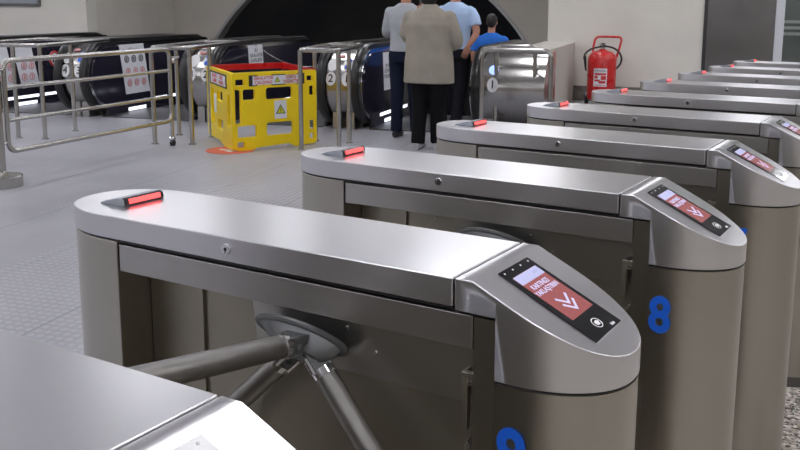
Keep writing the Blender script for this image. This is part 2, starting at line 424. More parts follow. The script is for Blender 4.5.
bm = BM(); box(bm, (1.3, WALL_T+3.0, 0), (6.0, WALL_T+3.1, CEIL)); box(bm, (1.2, WALL_T+0.1, -0.05), (6.0, WALL_T+3.1, 0)); box(bm, (1.2, WALL_T+0.1, CEIL), (6, WALL_T+3.1, CEIL+0.1))
hall(struct('wall_behind_glass', bm, 'backdrop', smooth=False))
bm = BM(); box(bm, (4.12, WALL_T, 0), (9, WALL_T+0.3, CEIL)); hall(struct('wall_far_right', bm, 'wall', smooth=False))

sh_ = thing('slatted_shelf', 'pale slatted shelf seen through the glass at the far right', 'shelf', ST(1.9, 16.4), TH)  # invented bars in place of lamp reflections in the glass
for z in (1.03, 1.13, 1.23):
    bm = BM(); box(bm, (-0.45, 0, z), (0.20, 0.25, z+0.045)); obj('slat', bm, 'white', sh_, smooth=False)
bm = BM(); box(bm, (-0.40, 0.22, 0), (-0.36, 0.26, 1.28)); box(bm, (0.12, 0.22, 0), (0.16, 0.26, 1.28)); obj('upright', bm, 'castmetal', sh_, smooth=False)
# ceiling luminaires
def ceiling_lamp(x, y, lab):
    t = thing('ceiling_light', lab, 'ceiling light', (x, y, CEIL), TH, 'ceiling lights over the ticket hall')
    bm = BM(); box(bm, (-0.20, -0.80, -0.06), (0.20, 0.80, -0.001)); obj('housing', bm, 'lampbody', t, smooth=False, bevel=0.01)
    bm = BM(); box(bm, (-0.17, -0.77, -0.075), (0.17, 0.77, -0.06)); obj('diffuser', bm, 'lamp', t, smooth=False)
    return t
p = ST(2.6, 16.2); ceiling_lamp(p.x, p.y, 'long fluorescent ceiling light with a white diffuser above the hall')  # extra lamp, added to brighten the space behind the glass
ceiling_lamp(-0.08, 1.45, 'long fluorescent ceiling light with a white diffuser above the hall')
for s_ in (-17, -14, -11, -8, -5, -2, 1.0, 4, 7):
    for t_ in (-6.0, -2.6, 1.4, 4.6, 7.8, 11.0, 14.0):
        if s_ in (-17, 7) and t_ in (-6.0,): continue
        if t_ > 13.9 and not (-10 < s_): continue
        if (s_, t_) in ((-5, 4.6), (-2, 4.6), (1.0, 4.6), (1.0, 7.8)): continue
        p = ST(s_, t_)
        ceiling_lamp(p.x, p.y, 'long fluorescent ceiling light with a white diffuser above the hall')

# ================================================================== TURNSTILE GATES
W = 0.267
NOSE, BEND, NOTCH = 0.268, 0.0323, 0.0755
def sup(u, e): return max(0.0, 1-u**e)**(1.0/e)
def rear_outline(x_end, inset=0.0, n=22):
    xc = -0.84; a = 0.194-inset; h = W/2-inset
    pts = []
    for i in range(n+1):
        y = -h+2*h*i/n
        ang = -pi/2+pi*i/n
        sx_ = abs(cos(ang))**(2/2.3); sy = math.copysign(abs(sin(ang))**(2/2.3), sin(ang))
        pts.append((xc-a*sx_, W/2+h*sy))
    return [(x_end, inset)]+pts+[(x_end, W-inset)]
def nose_outline(x_start, inset=0.0, n=26):
    xc = 0.100; a = NOSE-xc-inset; h = W/2-inset
    pts = [(NOTCH, W/2-h)]
    for i in range(n+1):
        ang = -pi/2+pi*i/n
        sx_ = abs(cos(ang))**(2/2.2); sy = math.copysign(abs(sin(ang))**(2/2.2), sin(ang))
        pts.append((xc+a*sx_, W/2+h*sy))
    pts.append((NOTCH, W/2+h))
    return xc, pts
ZXY = lambda p, q, w: Vector((p, q, w))
SL = 0.112/(0.266-BEND)
NV = Vector((SL, 0, 1)).normalized()
def on_slope(x, y, up_=0.0):
    p = Vector((x, y, GH-SL*(x-BEND))); return p+NV*up_
def gate_proto():
    g = thing('turnstile_gate', 'x', 'turnstile')
    # lid
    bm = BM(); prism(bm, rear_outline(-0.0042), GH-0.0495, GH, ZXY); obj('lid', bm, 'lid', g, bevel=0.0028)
    bm = BM(); prism(bm, rear_outline(-0.0035, 0.006), GH-0.056, GH-0.049, ZXY); obj('lid_seal', bm, 'black', g)
    # rear column
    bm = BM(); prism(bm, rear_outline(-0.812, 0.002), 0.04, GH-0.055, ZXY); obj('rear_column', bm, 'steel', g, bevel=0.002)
    # side beams
    for nm, y0, y1 in (('side_beam', 0.004, 0.022), ('side_beam', W-0.022, W-0.004)):
        bm = BM(); box(bm, (-0.808, y0, 0.932), (0.032, y1, GH-0.060)); obj(nm, bm, 'beam', g, bevel=0.0015)
    # recessed inner panels
    bm = BM()
    prism(bm, [(0.032, GH-0.06), (0.022, 0.93), (0.036, 0.925), (0.050, 0.815), (W-0.050, 0.815), (W-0.036, 0.925), (W-0.022, 0.93), (W-0.032, GH-0.06)], -0.47, 0.04, lambda p, q, w: Vector((w, p, q)))
    obj('upper_panel', bm, 'beam', g, smooth=False)
    bm = BM(); box(bm, (-0.47, 0.056, 0.04), (0.04, W-0.056, 0.82)); obj('lower_panel', bm, 'panel', g, bevel=0.002)
    bm = BM(); box(bm, (-0.655, 0.095, 0.04), (-0.468, W-0.095, GH-0.056)); obj('middle_panel', bm, 'panel', g)
    bm = BM(); box(bm, (-0.81, 0.088, 0.04), (-0.655, W-0.088, GH-0.056)); obj('rear_panel', bm, 'panel', g)
    # front column with post
    xc, pts = nose_outline(0, 0.0015)
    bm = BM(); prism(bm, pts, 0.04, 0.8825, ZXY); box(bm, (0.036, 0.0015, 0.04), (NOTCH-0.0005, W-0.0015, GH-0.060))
    obj('front_column', bm, 'steel', g)
    bm = BM(); prism(bm, [(0.040, 0.006)]+nose_outline(0, 0.006)[1]+[(0.040, W-0.006)], 0.8815, 0.8875, ZXY); obj('column_seal', bm, 'black', g)
    # head
    bm = BM()
    xc, pts = nose_outline(0)
    pl = [(0.0, 0.0), (BEND, 0.0)]+pts+[(BEND, W), (0.0, W)]      # pts start at x=xc (=NOTCH)
    top = [bm.verts.new((x, y, GH if x <= BEND+1e-6 else GH-SL*(x-BEND))) for x, y in pl]
    zb = lambda x: 0.8875
    N_ = len(pl)
    low = [bm.verts.new((x, y, 0.8875)) for x, y in pts]
    n0b = bm.verts.new((0, 0, GH-0.055)); n1b = bm.verts.new((0, W, GH-0.055))
    m0 = bm.verts.new((pts[0][0], 0, GH-0.055)); m1 = bm.verts.new((pts[0][0], W, GH-0.055))
    bm.faces.new((top[0], top[1], top[-2], top[-1]))
    bm.faces.new(top[1:-1])
    for i in range(len(pts)-1): bm.faces.new((top[2+i], top[3+i], low[i+1], low[i]))
    bm.faces.new(low)
    bm.faces.new((low[0], low[-1], m1, m0)); bm.faces.new((m0, m1, n1b, n0b))
    bm.faces.new((n0b, n1b, top[-1], top[0]))
    bm.faces.new((n0b, top[0], top[1], top[2], m0)); bm.faces.new((n1b, m1, top[-3], top[-2], top[-1]))
    obj('head', bm, 'lid', g, bevel=0.0022)
    # plinths
    bm = BM(); prism(bm, rear_outline(-0.812, -0.003), 0, 0.04, ZXY); prism(bm, [(0.036, -0.003)]+nose_outline(0, -0.003)[1]+[(0.036, W+0.003)], 0, 0.04, ZXY)
    box(bm, (-0.812, 0.05, 0), (0.036, W-0.05, 0.04)); obj('plinth', bm, 'plinth', g)
    # lock
    bm = BM(); cyl(bm, (-0.4998, 0.002, GH-0.0236), (-0.4998, -0.004, GH-0.0236), 0.0115, 0.0100, 24)
    lk = obj('lock', bm, 'chrome', g, bevel=0.0008)
    bm = BM(); cyl(bm, (-0.4998, -0.003, GH-0.0236), (-0.4998, -0.0046, GH-0.0236), 0.0036, None, 16); box(bm, (-0.5008, -0.0046, GH-0.0305), (-0.4988, -0.003, GH-0.0236)); obj('keyhole', bm, 'ink', lk)
    # screws on the upper panel
    for x, z in ((-0.56, 0.90), (-0.245, 0.905), (-0.185, 0.868)):
        bm = BM(); y = 0.036+(0.925-z)/0.11*0.014 if x > -0.5 else 0.095
        cyl(bm, (x, y+0.001, z), (x, y-0.003, z), 0.0042, 0.0034, 12); obj('screw', bm, 'chrome', g)
    # signal light on the lid
    bm = BM(); prism(bm, [(-0.947, GH), (-0.868, GH), (-0.866, GH+0.004), (-0.869, GH+0.015), (-0.876, GH+0.0175), (-0.890, GH+0.0168), (-0.925, GH+0.0085), (-0.940, GH+0.0035)], 0.074, 0.188, lambda p, q, w: Vector((p, w, q)))
    sl = obj('signal_light', bm, 'housing', g, bevel=0.0035, seg=3)
    bm = BM(); prism(bm, [(-0.867, GH+0.001), (-0.8635, GH+0.004), (-0.866, GH+0.015), (-0.872, GH+0.018), (-0.876, GH+0.018)], 0.0755, 0.1865, lambda p, q, w: Vector((p, w, q)))
    obj('lens_frame', bm, 'black', sl, bevel=0.001)
    bm = BM(); prism(bm, [(-0.8655, GH+0.005), (-0.8618, GH+0.005), (-0.8638, GH+0.0155), (-0.869, GH+0.0155)], 0.086, 0.176, lambda p, q, w: Vector((p, w, q)))
    obj('red_lens', bm, 'redglow', sl)
    bm = BM(); c0 = Vector((-0.918, 0.095, GH+0.0085)); nn = Vector((-0.35, 0, 1)).normalized(); cyl(bm, c0-nn*0.002, c0+nn*0.0012, 0.0028, None, 14); obj('sensor', bm, 'ink', sl)
    # reader panel
    def sbox(x0, y0, x1, y1, h0, h1, r=0.002):
        bm = BM(); k = math.sqrt(1+SL*SL)
        prism(bm, rr(x0, y0, x1, y1, r, 3), h0, h1, lambda p, q, w: on_slope(p, q, w)); return bm
    rp = obj('reader_panel', sbox(0.0425, 0.071, 0.2205, 0.191, -0.001, 0.0016, 0.003), 'glassblack', g)
    obj('display', sbox(0.0625, 0.0865, 0.173, 0.1795, 0.0012, 0.0020), 'lcd_red', rp)
    obj('display_header', sbox(0.0630, 0.087, 0.0825, 0.179, 0.0018, 0.0023), 'lcd_top', rp)
    sx = Vector((0, 1, 0)); sy = -Vector((1, 0, -SL)).normalized()
    text_obj('display_text', 'KARTINIZI\nYAKLAŞTIRIN', 0.0155, 'lcd_text', rp, basis(on_slope(0.1015, 0.130, 0.0022), sx, sy), 0.0002, sx=0.9, bold=0.0002)
    text_obj('clock_text', '12:32', 0.0085, 'lcd_dim', rp, basis(on_slope(0.0725, 0.160, 0.0025), sx, sy), 0.0002)
    for i, xo in enumerate((0.0, 0.0145)):
        bm = BM()
        for sgn in (-1, 1):
            a = on_slope(0.130+xo, 0.133+sgn*0.021, 0.0022); b_ = on_slope(0.147+xo, 0.133, 0.0022)
            d = (b_-a).normalized(); nr = NV.cross(d).normalized()*0.0026
            vs = [bm.verts.new(p) for p in (a-nr, b_-nr+d*0.002, b_+nr+d*0.002, a+nr)]
            ws = [bm.verts.new(v.co+NV*(0.0004+0.0001*sgn)) for v in vs]
            bm.faces.new(vs); bm.faces.new(ws[::-1])
            for k in range(4): bm.faces.new((vs[k], vs[(k+1) % 4], ws[(k+1) % 4], ws[k]))
        obj('arrow', bm, 'lcd_text', rp, smooth=False)
    # contactless mark
    bm = BM(); cc = on_slope(0.1985, 0.130, 0.0019); ex, ey = sx, -sy
    tube(bm, [cc+ex*cos(2*pi*i/28)*0.0125+ey*sin(2*pi*i/28)*0.0105 for i in range(28)], 0.0009, 6, True)
    obj('card_mark', bm, 'white', rp)
    bm = BM()
    prism(bm, [(-0.0075, -0.001), (-0.004, -0.0045), (0.002, -0.0048), (0.0078, -0.0015), (0.0075, 0.0008), (0.003, 0.0012), (0.006, 0.0040), (0.0015, 0.0058), (-0.0055, 0.0045)], 0.0, 0.0009, lambda p, q, w: cc+ex*p+ey*q+NV*w)
    obj('hand_symbol', bm, 'white', rp)
    text_obj('maker_text', 'bilet', 0.0085, 'white', rp, basis(on_slope(0.2145, 0.163, 0.0018), sx, sy), 0.0002, bold=0.0003)
    for i in range(4):
        bm = BM(); c0 = on_slope(0.0495, 0.084+i*0.0315, 0.0); cyl(bm, c0, c0+NV*0.0022, 0.0019, None, 10); obj('indicator_dot', bm, 'white', rp)
    # tripod
    Z_ = Vector((0, 0, 1)); hub = Vector((-0.320, 0.0, 0.863)); ax = Vector((0, -1, -1)).normalized(); hu = Vector((0, -1, 1)).normalized(); hs = Vector((1, 0, 0))
    bm = BM()
    pc = hub-ax*0.020+hu*0.006-hs*0.012; pa_ = Vector((0, -cos(0.50), -sin(0.50))); pq_ = Vector((0, -sin(0.50), cos(0.50))); ps_, pu_ = hs*cos(0.14)-pq_*sin(0.14), pq_*cos(0.14)+hs*sin(0.14)
    loft(bm, [(pc-pa_*0.006, 0.103, 0.038, ps_, pu_), (pc, 0.104, 0.039, ps_, pu_), (pc+pa_*0.003, 0.099, 0.035, ps_, pu_)], 48)
    obj('hub_plate', bm, 'castmetal', g)
    bm = BM()
    loft(bm, [(pc+pa_*0.002, 0.092, 0.030, ps_, pu_), (pc+pa_*0.014-Z_*0.006+hs*0.010, 0.074, 0.024, ps_, pu_), (pc+pa_*0.026-Z_*0.014+hs*0.014, 0.046, 0.018, ps_, pu_)], 24)
    hb = obj('hub', bm, 'castmetal', g)
    for k in (-1, 1):
        bm = BM(); q = pc+pa_*0.0265-Z_*0.012+hs*(0.014+0.014*k); cyl(bm, q-ax*0.002, q+ax*0.0015, 0.0042, None, 10); obj('hub_bolt', bm, 'ink', hb)
    ka = radians(55)
    for k in range(3):
        a = 2*pi*k/3
        rad = hu*cos(a)+hs*sin(a)
        v = ax*cos(ka)+rad*sin(ka)
        side = ax.cross(rad)
        st = hub+rad*0.026+ax*0.004
        # clamp block
        bm = BM()
        mt = basis(st, v, side)
        box(bm, (-0.010, -0.019, -0.014), (0.040, 0.019, 0.016), mt)
        prism(bm, [(-0.012, -0.024), (0.014, -0.024), (0.034, -0.016), (0.034, 0.016), (0.014, 0.024), (-0.012, 0.024)], -0.020, -0.006, lambda p, q, w: mt @ Vector((p, q, w)))
        br = obj('arm_bracket', bm, 'castmetal', g, bevel=0.002)
        bm = BM(); q_ = mt @ Vector((0.014, 0, 0.016)); q2 = mt @ Vector((0.014, 0, 0.0185)); cyl(bm, q_, q2, 0.0065, None, 16); obj('bracket_bolt', bm, 'darkmetal', br)
        bm = BM(); cyl(bm, st+v*0.012-side*0.021, st+v*0.012+side*0.021, 0.006, None, 14); obj('pivot_pin', bm, 'chrome', br)
        bm = BM()
        for sgn in (-1, 1): box(bm, (0.000, 0.013*sgn-0.003, 0.014), (0.036, 0.013*sgn+0.003, 0.021), mt)
        obj('bracket_rib', bm, 'chrome', br, bevel=0.001)
        bm = BM(); cyl(bm, st+v*0.030, st+v*0.47, 0.0215, None, 28); ball(bm, st+v*0.47, 0.0215, 20, 10)
        ar = obj('turnstile_arm', bm, 'armtube', g)
        bm = BM(); cyl(bm, st+v*0.030, st+v*0.045, 0.0232, None, 28); obj('arm_collar', bm, 'chrome', ar)
    # latch bracket by the front column
    bm = BM(); box(bm, (0.006, 0.016, 0.78), (0.018, 0.028, 0.884)); box(bm, (0.018, 0.016, 0.862), (0.036, 0.028, 0.884)); box(bm, (0.006, 0.028, 0.80), (0.010, 0.045, 0.884))
    obj('latch_bracket', bm, 'panel', g, bevel=0.001)
    bm = BM(); cyl(bm, (0.030, 0.000, 0.874), (0.030, 0.005, 0.874), 0.0032, None, 10); obj('latch_screw', bm, 'chrome', g)
    bm = BM(); cyl(bm, (0.026, 0.001, 0.762), (0.026, 0.062, 0.772), 0.0048, None, 10); obj('latch_pin', bm, 'chrome', g)
    return g
gate = gate_proto()
gate_labels = {
 -1: 'nearest turnstile gate, cut off by the bottom left corner of the photo',
 0: 'central turnstile gate with blue 9 and its three tripod arms in full view',
 1: 'turnstile gate marked with a large blue 8, standing just behind the gate marked 9',
 2: 'turnstile gate directly behind the one marked with the large blue 8',
 3: 'turnstile gate whose sloping card reader is cut by the right edge of the photo',
 4: 'turnstile gate whose lid begins just below the red extinguisher',
 5: 'turnstile gate whose lid begins just right of the red extinguisher',
 6: 'third farthest turnstile gate, its lid beginning left of the dark steel door',
 7: 'second farthest turnstile gate, its lid beginning before the dark steel door',
 8: 'farthest turnstile gate, a thin lid before the steel door and glass'}
gates = [gate]+[copy_tree(gate) for _ in range(9)]
for n_ in range(-1, 9):
    g = gates[n_+1]
    g.location = (0.01239*n_, 0.8*n_, 0)
    g['label'] = gate_labels[n_]; g['group'] = 'row of turnstile gates'
    num = str(9-n_)
    for yy, sgn in ((-0.0002, 1),):
        text_obj('gate_number', num, 0.122, 'blue', g, basis((0.108, yy, 0.764), (1, 0, 0), (0, 0, 1)), 0.0007, bold=0.0035, sx=0.86)

# ================================================================== ESCALATORS
CT, CZ = 10.42, 0.53
def esc_profile(r, tail=16.5, bottom=None):
    """side outline (t, z): rounded newel, flat run, then 30 degree descent"""
    zt = CZ+r; zb = CZ-r if bottom is None else bottom
    pts = []
    for i in range(25):
        a = -pi/2-pi*i/24
        pts.append((CT+r*cos(a), CZ+r*sin(a)))
    k = math.tan(radians(30))
    pts += [(13.0, zt), (tail, zt-(tail-13.0)*k)]
    pts += [(tail, zt-(tail-13.0)*k-2*r), (13.0, CZ-r)]
    return pts
TZ = lambda p, q, w: Vector((w, p, q))
def handrail(parent, s, d_=1):
    k = math.tan(radians(30)); r = 0.47
    path = [(CT+0.25, CZ-r)]+[(CT+r*cos(-pi/2-pi*i/30), CZ+r*sin(-pi/2-pi*i/30)) for i in range(31)]+[(12.3, CZ+r), (12.8, CZ+r-0.01), (13.2, CZ+r-0.12), (16.5, CZ+r-0.12-3.3*k)]
    bm = BM(); rings = []
    for i, (t, z) in enumerate(path):
        a = path[max(i-1, 0)]; b_ = path[min(i+1, len(path)-1)]
        d = Vector((b_[0]-a[0], b_[1]-a[1])).normalized(); nrm = Vector((-d.y, d.x))
        ring = []
        for w, h in ((-0.062, -0.030), (-0.062, 0.008), (-0.045, 0.022), (0, 0.028), (0.030, 0.022), (0.042, 0.008), (0.042, -0.030)):
            ring.append(bm.verts.new((s+w*d_, t+nrm.x*h, z+nrm.y*h)))
        rings.append(ring)
    for A, B in zip(rings, rings[1:]):
        for k_ in range(7): bm.faces.new((A[k_], A[(k_+1) % 7], B[(k_+1) % 7], B[k_]))
    bm.faces.new(rings[0]); bm.faces.new(rings[-1][::-1])
    return obj('handrail', bm, 'rubber', parent)
def lane_side(parent, s, d):
    """rim and dark inner panel at handrail line s; d = +1 when the lane lies at larger s"""
    bm = BM(); a, b_ = sorted((s-d*0.02, s+d*0.062)); prism(bm, esc_profile(0.435), a, b_, TZ); obj('newel_rim', bm, 'chrome', parent)
    bm = BM(); a, b_ = sorted((s+d*0.062, s+d*0.070)); prism(bm, esc_profile(0.385), a, b_, TZ); pn = obj('balustrade', bm, 'escpanel', parent)
    bm = BM(); a, b_ = sorted((s+d*0.050, s+d*0.085))
    k = math.tan(radians(30))
    prism(bm, [(10.32, 0.0), (10.32, 0.19), (12.3, 0.19), (16.4, 0.19-4.1*k), (16.4, -0.35-4.1*k), (12.1, -0.3)], a, b_, TZ); sk = obj('skirt', bm, 'escpanel', parent)
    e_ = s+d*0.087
    for t0, t1 in ((10.6, 11.25), (11.38, 11.75), (11.88, 12.05), (12.2, 12.35)):  # emissive white dashes along the skirt
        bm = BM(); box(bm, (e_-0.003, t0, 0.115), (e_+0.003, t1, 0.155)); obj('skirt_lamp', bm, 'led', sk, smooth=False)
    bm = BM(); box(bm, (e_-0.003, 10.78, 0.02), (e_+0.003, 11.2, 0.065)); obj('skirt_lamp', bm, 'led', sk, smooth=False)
    return pn
def disc_on_newel(parent, name, s, ang, rx, rz_, m, rad=0.427, dr=0.0):
    a = radians(ang); c = Vector((s, CT-cos(a)*(rad+dr), CZ+sin(a)*(rad+dr))); nrm = Vector((0, -cos(a), sin(a))); ty = Vector((0, sin(a), cos(a)))
    bm = BM(); loft(bm, [(c-nrm*0.002, rx, rz_, (1, 0, 0), ty), (c+nrm*0.005, rx, rz_, (1, 0, 0), ty)], 24)
    o = obj(name, bm, m, parent)
    return o, basis(c+nrm*0.0058, (1, 0, 0), ty)
def cladding(parent, s0, s1, cut=None):
    pr_ = esc_profile(0.425)
    if cut: pr_ = pr_[:25]+[(cut, CZ+0.425), (cut, CZ-0.425)]
    bm = BM(); prism(bm, pr_, s0, s1, TZ); o = obj('newel_cladding', bm, 'cladding', parent)
    bm = BM(); box(bm, (s0+0.04, 10.4, 0.0), (s1-0.04, cut or 12.2, 0.13)); obj('newel_base', bm, 'beam', parent, smooth=False)
    bm = BM(); box(bm, (s0+0.06, 10.15, 0.0), (s0+0.16, 10.4, 0.20)); obj('newel_foot', bm, 'beam', parent, smooth=False)
    bm = BM(); box(bm, (s1-0.16, 10.15, 0.0), (s1-0.06, 10.4, 0.20)); obj('newel_foot', bm, 'beam', parent, smooth=False)
    return o
def treads(parent, s0, s1):
    bm = BM(); z = 0.0; t = 11.32
    prof = [(11.32, -0.02)]
    drops = [0, 0.02, 0.06, 0.10, 0.18]+[0.2]*9
    for d in drops:
        z -= d; prof.append((t, z)) if d else None
        t += 0.38; prof.append((t, z))
    prof += [(t, z-0.3), (11.32, -0.35)]
    prism(bm, prof, s0, s1, TZ); obj('steps', bm, 'step', parent, smooth=False)
    bm = BM(); box(bm, (s0, 10.2, 0.0), (s1, 11.32, 0.012)); obj('landing_plate', bm, 'step', parent, smooth=False)
# lane k runs between handrail sL and sR; its cladding reaches from its left rail over to the neighbour
rails = [(-3.68, -2.25), (-5.57, -4.14), (-7.41, -5.98), (-9.25, -7.82)]
esc_lab = ['escalator with the white 1 on its steel newel, where the people walk down',
           'escalator with the white 2 on its newel, behind the four-legged guard rail',
           'escalator behind the yellow barrier, a notice hanging on its dark side panel',
           'leftmost escalator, behind the swing gate, cut by the left edge of the photo']
for i, (sl_, sr_) in enumerate(rails):
    e_ = thing('escalator', esc_lab[i], 'escalator', HALL, TH, 'bank of escalators')
    handrail(e_, sl_, 1); handrail(e_, sr_, -1)
    lane_side(e_, sl_, 1); lane_side(e_, sr_, -1)
    treads(e_, sl_+0.08, sr_-0.08)
    nxt = rails[i+1][1] if i+1 < len(rails) else sl_-0.46
    cl = cladding(e_, nxt+0.032, sl_-0.032)
    mid = (nxt+sl_)/2
    nums = {0: ('2', '1'), 1: ('3', '2'), 2: ('4', '3')}.get(i)
    if nums:
        for sx_, ch in ((mid-0.10, nums[0]), (mid+0.10, nums[1])):
            o, mt = disc_on_newel(cl, 'number_sticker', sx_, 12, 0.062, 0.085, 'white'); text_obj('number', ch, 0.13, 'ink', cl, mt, 0.0006, bold=0.002)
        o, mt = disc_on_newel(cl, 'pictogram_sticker', mid-0.09, 36, 0.07, 0.09, 'white')
        o, mt = disc_on_newel(cl, 'pictogram_sticker', mid+0.10, 36, 0.065, 0.085, 'white')
        o, mt = disc_on_newel(cl, 'blue_disc', mid+0.10, 32, 0.040, 0.035, 'blue', dr=0.006)
        o, mt = disc_on_newel(cl, 'blue_disc', mid+0.10, 44, 0.040, 0.035, 'blue', dr=0.006)
        o, mt = disc_on_newel(cl, 'warning_mark', mid-0.02, 54, 0.05, 0.02, 'redfaint', dr=0.004)
    if i == 0:
        cr = cladding(e_, sr_+0.032, -1.48, 10.88)
        bm = BM(); prism(bm, esc_profile(0.43)[:25]+[(10.88, CZ+0.43), (10.88, CZ-0.43)], -1.48, -1.462, TZ); obj('end_plate', bm, 'cladding', e_)
        o, mt = disc_on_newel(cr, 'number_sticker', sr_+0.20, 10, 0.062, 0.085, 'white'); text_obj('number', '1', 0.13, 'ink', cr, mt, 0.0006, bold=0.002)
        disc_on_newel(cr, 'blue_signal_lamp', sr_+0.20, 34, 0.055, 0.06, 'blueled')
    # papers stuck on the dark panels that face the camera
    fs_ = sl_+0.0425
    if i == 2:
        nm = 'hanging_notice'
def wallpaper(name, parent, s, t0, t1, z0, z1, shear=0.0):
    """sheet on a plane s = const, facing +s"""
    bm = BM(); vs = []
    for w in (s, s+0.003):
        vs.append([bm.verts.new((w, t, z)) for t, z in ((t0, z0+shear*0), (t1, z0), (t1+shear, z1), (t0+shear, z1))])
    A, B = vs; bm.faces.new(A); bm.faces.new(B[::-1])
    for k in range(4): bm.faces.new((A[k], A[(k+1) % 4], B[(k+1) % 4], B[k]))
    return obj(name, bm, 'paper', parent, smooth=False)
def face_basis(s, t, z): return basis((s, t, z), (0, 1, 0), (0, 0, 1))
def prohibition_rows(parent, s, tc, zs, r, mats, dt=0.17, n=3):
    for z, m in zip(zs, mats):
        for k in range(n):
            tt = tc+(k-(n-1)/2)*dt
            bm = BM(); tube(bm, [(s, tt+cos(2*pi*i/16)*r, z+sin(2*pi*i/16)*r) for i in range(16)], 0.007, 5, True); box(bm, (s-0.002, tt-0.010, z-r*0.6), (s+0.004, tt+0.012, z+r*0.6)); obj('pictogram', bm, m, parent, smooth=False)
# safety poster on escalator 3/4 panel (left rail of lane 3)
s_ = -7.41+0.072
p = hall(wallpaper('safety_poster', None, s_, 10.76, 11.34, 0.25, 0.93, -0.12)); tag(p, 'white safety poster with rows of round black and red pictograms on dark escalator panel', 'poster')
prohibition_rows(p, s_+0.006, 10.97, (0.73,), 0.045, ('ink',)); prohibition_rows(p, s_+0.006, 11.0, (0.56,), 0.045, ('redfaint',)); prohibition_rows(p, s_+0.006, 11.02, (0.40,), 0.045, ('redfaint',))
text_obj('heading', 'DİKKAT', 0.06, 'ink', p, face_basis(s_+0.004, 10.96, 0.85), 0.0005)
# posters on escalator 4
s_ = -9.25+0.072
for k, (t0, t1) in enumerate(((10.55, 10.80), (10.92, 11.30))):
    p = hall(wallpaper('information_sheet', None, s_, t0, t1, 0.26, 0.90, -0.15)); tag(p, ['narrow white safety sheet at the left edge of the photo, beside the gate post', 'white sheet with four red pictograms on the leftmost escalator panel, beside the round red sign'][k], 'poster', 'sheets on the leftmost escalator')
    prohibition_rows(p, s_+0.006, (t0+t1)/2-0.05, (0.58, 0.42), 0.05, ('redfaint', 'redfaint'), 0.16, 2)
sg = thing('prohibition_sign', 'round white sign with a red ring on the leftmost escalator panel', 'sign', HALL, TH)
bm = BM(); loft(bm, [((s_, 11.66, 0.65), 0.12, 0.12, (0, 1, 0), (0, 0, 1)), ((s_+0.004, 11.66, 0.65), 0.12, 0.12, (0, 1, 0), (0, 0, 1))], 28); obj('sign_disc', bm, 'white', sg)
bm = BM(); tube(bm, [(s_+0.004, 11.66+cos(2*pi*i/28)*0.105, 0.65+sin(2*pi*i/28)*0.105) for i in range(28)], 0.016, 6, True); obj('red_ring', bm, 'redink', sg)
bm = BM(); box(bm, (s_+0.003, 11.61, 0.59), (s_+0.008, 11.64, 0.71)); box(bm, (s_+0.003, 11.675, 0.59), (s_+0.008, 11.705, 0.71)); obj('symbol', bm, 'ink', sg, smooth=False)
# hanging notice on lane 2 left panel
s_ = -5.57+0.072
p = hall(wallpaper('hanging_notice', None, s_, 10.84, 11.26, 0.66, 0.95, -0.03)); tag(p, 'small white notice with dark text hung on the escalator panel above the yellow barrier', 'notice')
text_obj('notice_text', 'BU\nESKALATÖR\nKAPALIDIR', 0.07, 'ink', p, face_basis(s_+0.004, 11.04, 0.81), 0.0005)
bm = BM(); tube(bm, [(s_+0.01, 11.03, 0.93), (s_+0.014, 11.0, 0.96), (s_+0.01, 10.97, 0.985)], 0.008, 6); obj('hook', bm, 'chrome', p)
# paper on lane 1 left panel
s_ = -3.68+0.072
p = hall(wallpaper('paper_notice', None, s_, 10.80, 11.10, 0.42, 0.90, -0.05)); tag(p, 'pale notice on the dark escalator panel left of the man in navy trousers', 'notice')
text_obj('notice_text', 'UYARI\nLÜTFEN\nTUTUNUNUZ', 0.07, 'ink', p, face_basis(s_+0.004, 10.93, 0.66), 0.0005)
# chain across the closed escalator
t = thing('barrier_chain', 'thin chain slung across the closed escalator behind the yellow barrier', 'chain', HALL, TH)
bm = BM(); a = Vector((-5.48, 11.2, 0.88)); b_ = Vector((-4.22, 10.6, 0.78))
tube(bm, [a.lerp(b_, i/16)-Vector((0, 0, 0.22*4*(i/16)*(1-i/16)*0.6)) for i in range(17)], 0.007, 6); obj('chain_links', bm, 'tube', t)

# ================================================================== RAILINGS
def guard(label, p0, p1, p2, p3, h, legs, r=0.024, name='guard_rail', corner=0.07):
    o = thing(name, label, 'railing', (p0[0], p0[1], 0), 0, 'steel guard rails by the escalators')
    b0 = Vector((p0[0], p0[1], 0))
    P = [Vector((q[0], q[1], h))-b0 for q in (p0, p1, p2, p3)]
    bm = BM(); tube(bm, round_path(P, corner, 5, True), r, 12, True); obj('top_rail', bm, 'tube', o)
    for q in legs:
        q = Vector((q[0], q[1], 0))-b0
        bm = BM(); cyl(bm, q, q+Vector((0, 0, h)), r, None, 14); l = obj('leg', bm, 'tube', o)
        bm = BM(); cyl(bm, q, q+Vector((0, 0, 0.012)), r*1.7, None, 18); obj('foot_ring', bm, 'chrome', l)
    return o
def lerp2(a, b_, k): return (a[0]+(b_[0]-a[0])*k, a[1]+(b_[1]-a[1])*k)
a, b_, c, d = (-5.09, 6.02), (-4.74, 6.20), (-5.28, 7.42), (-5.62, 7.22)
guard('steel four-legged guard rail standing right of the yellow barrier', a, b_, c, d, 1.03, [a, b_, lerp2(a, d, 0.48), lerp2(b_, c, 0.40)])
def S2(s, t): q = ST(s, t); return (q.x, q.y)
a, b_, c, d = S2(-5.37, 8.35), S2(-4.98, 8.45), S2(-5.20, 10.0), S2(-5.62, 9.9)
guard('steel guard rail standing between the swing gate and the yellow barrier', a, b_, c, d, 1.03, [a, lerp2(a, d, 0.43), b_, lerp2(b_, c, 0.36)])
a, b_, c, d = S2(-7.62, 8.15), S2(-6.70, 8.28), S2(-6.95, 9.9), S2(-7.85, 9.8)
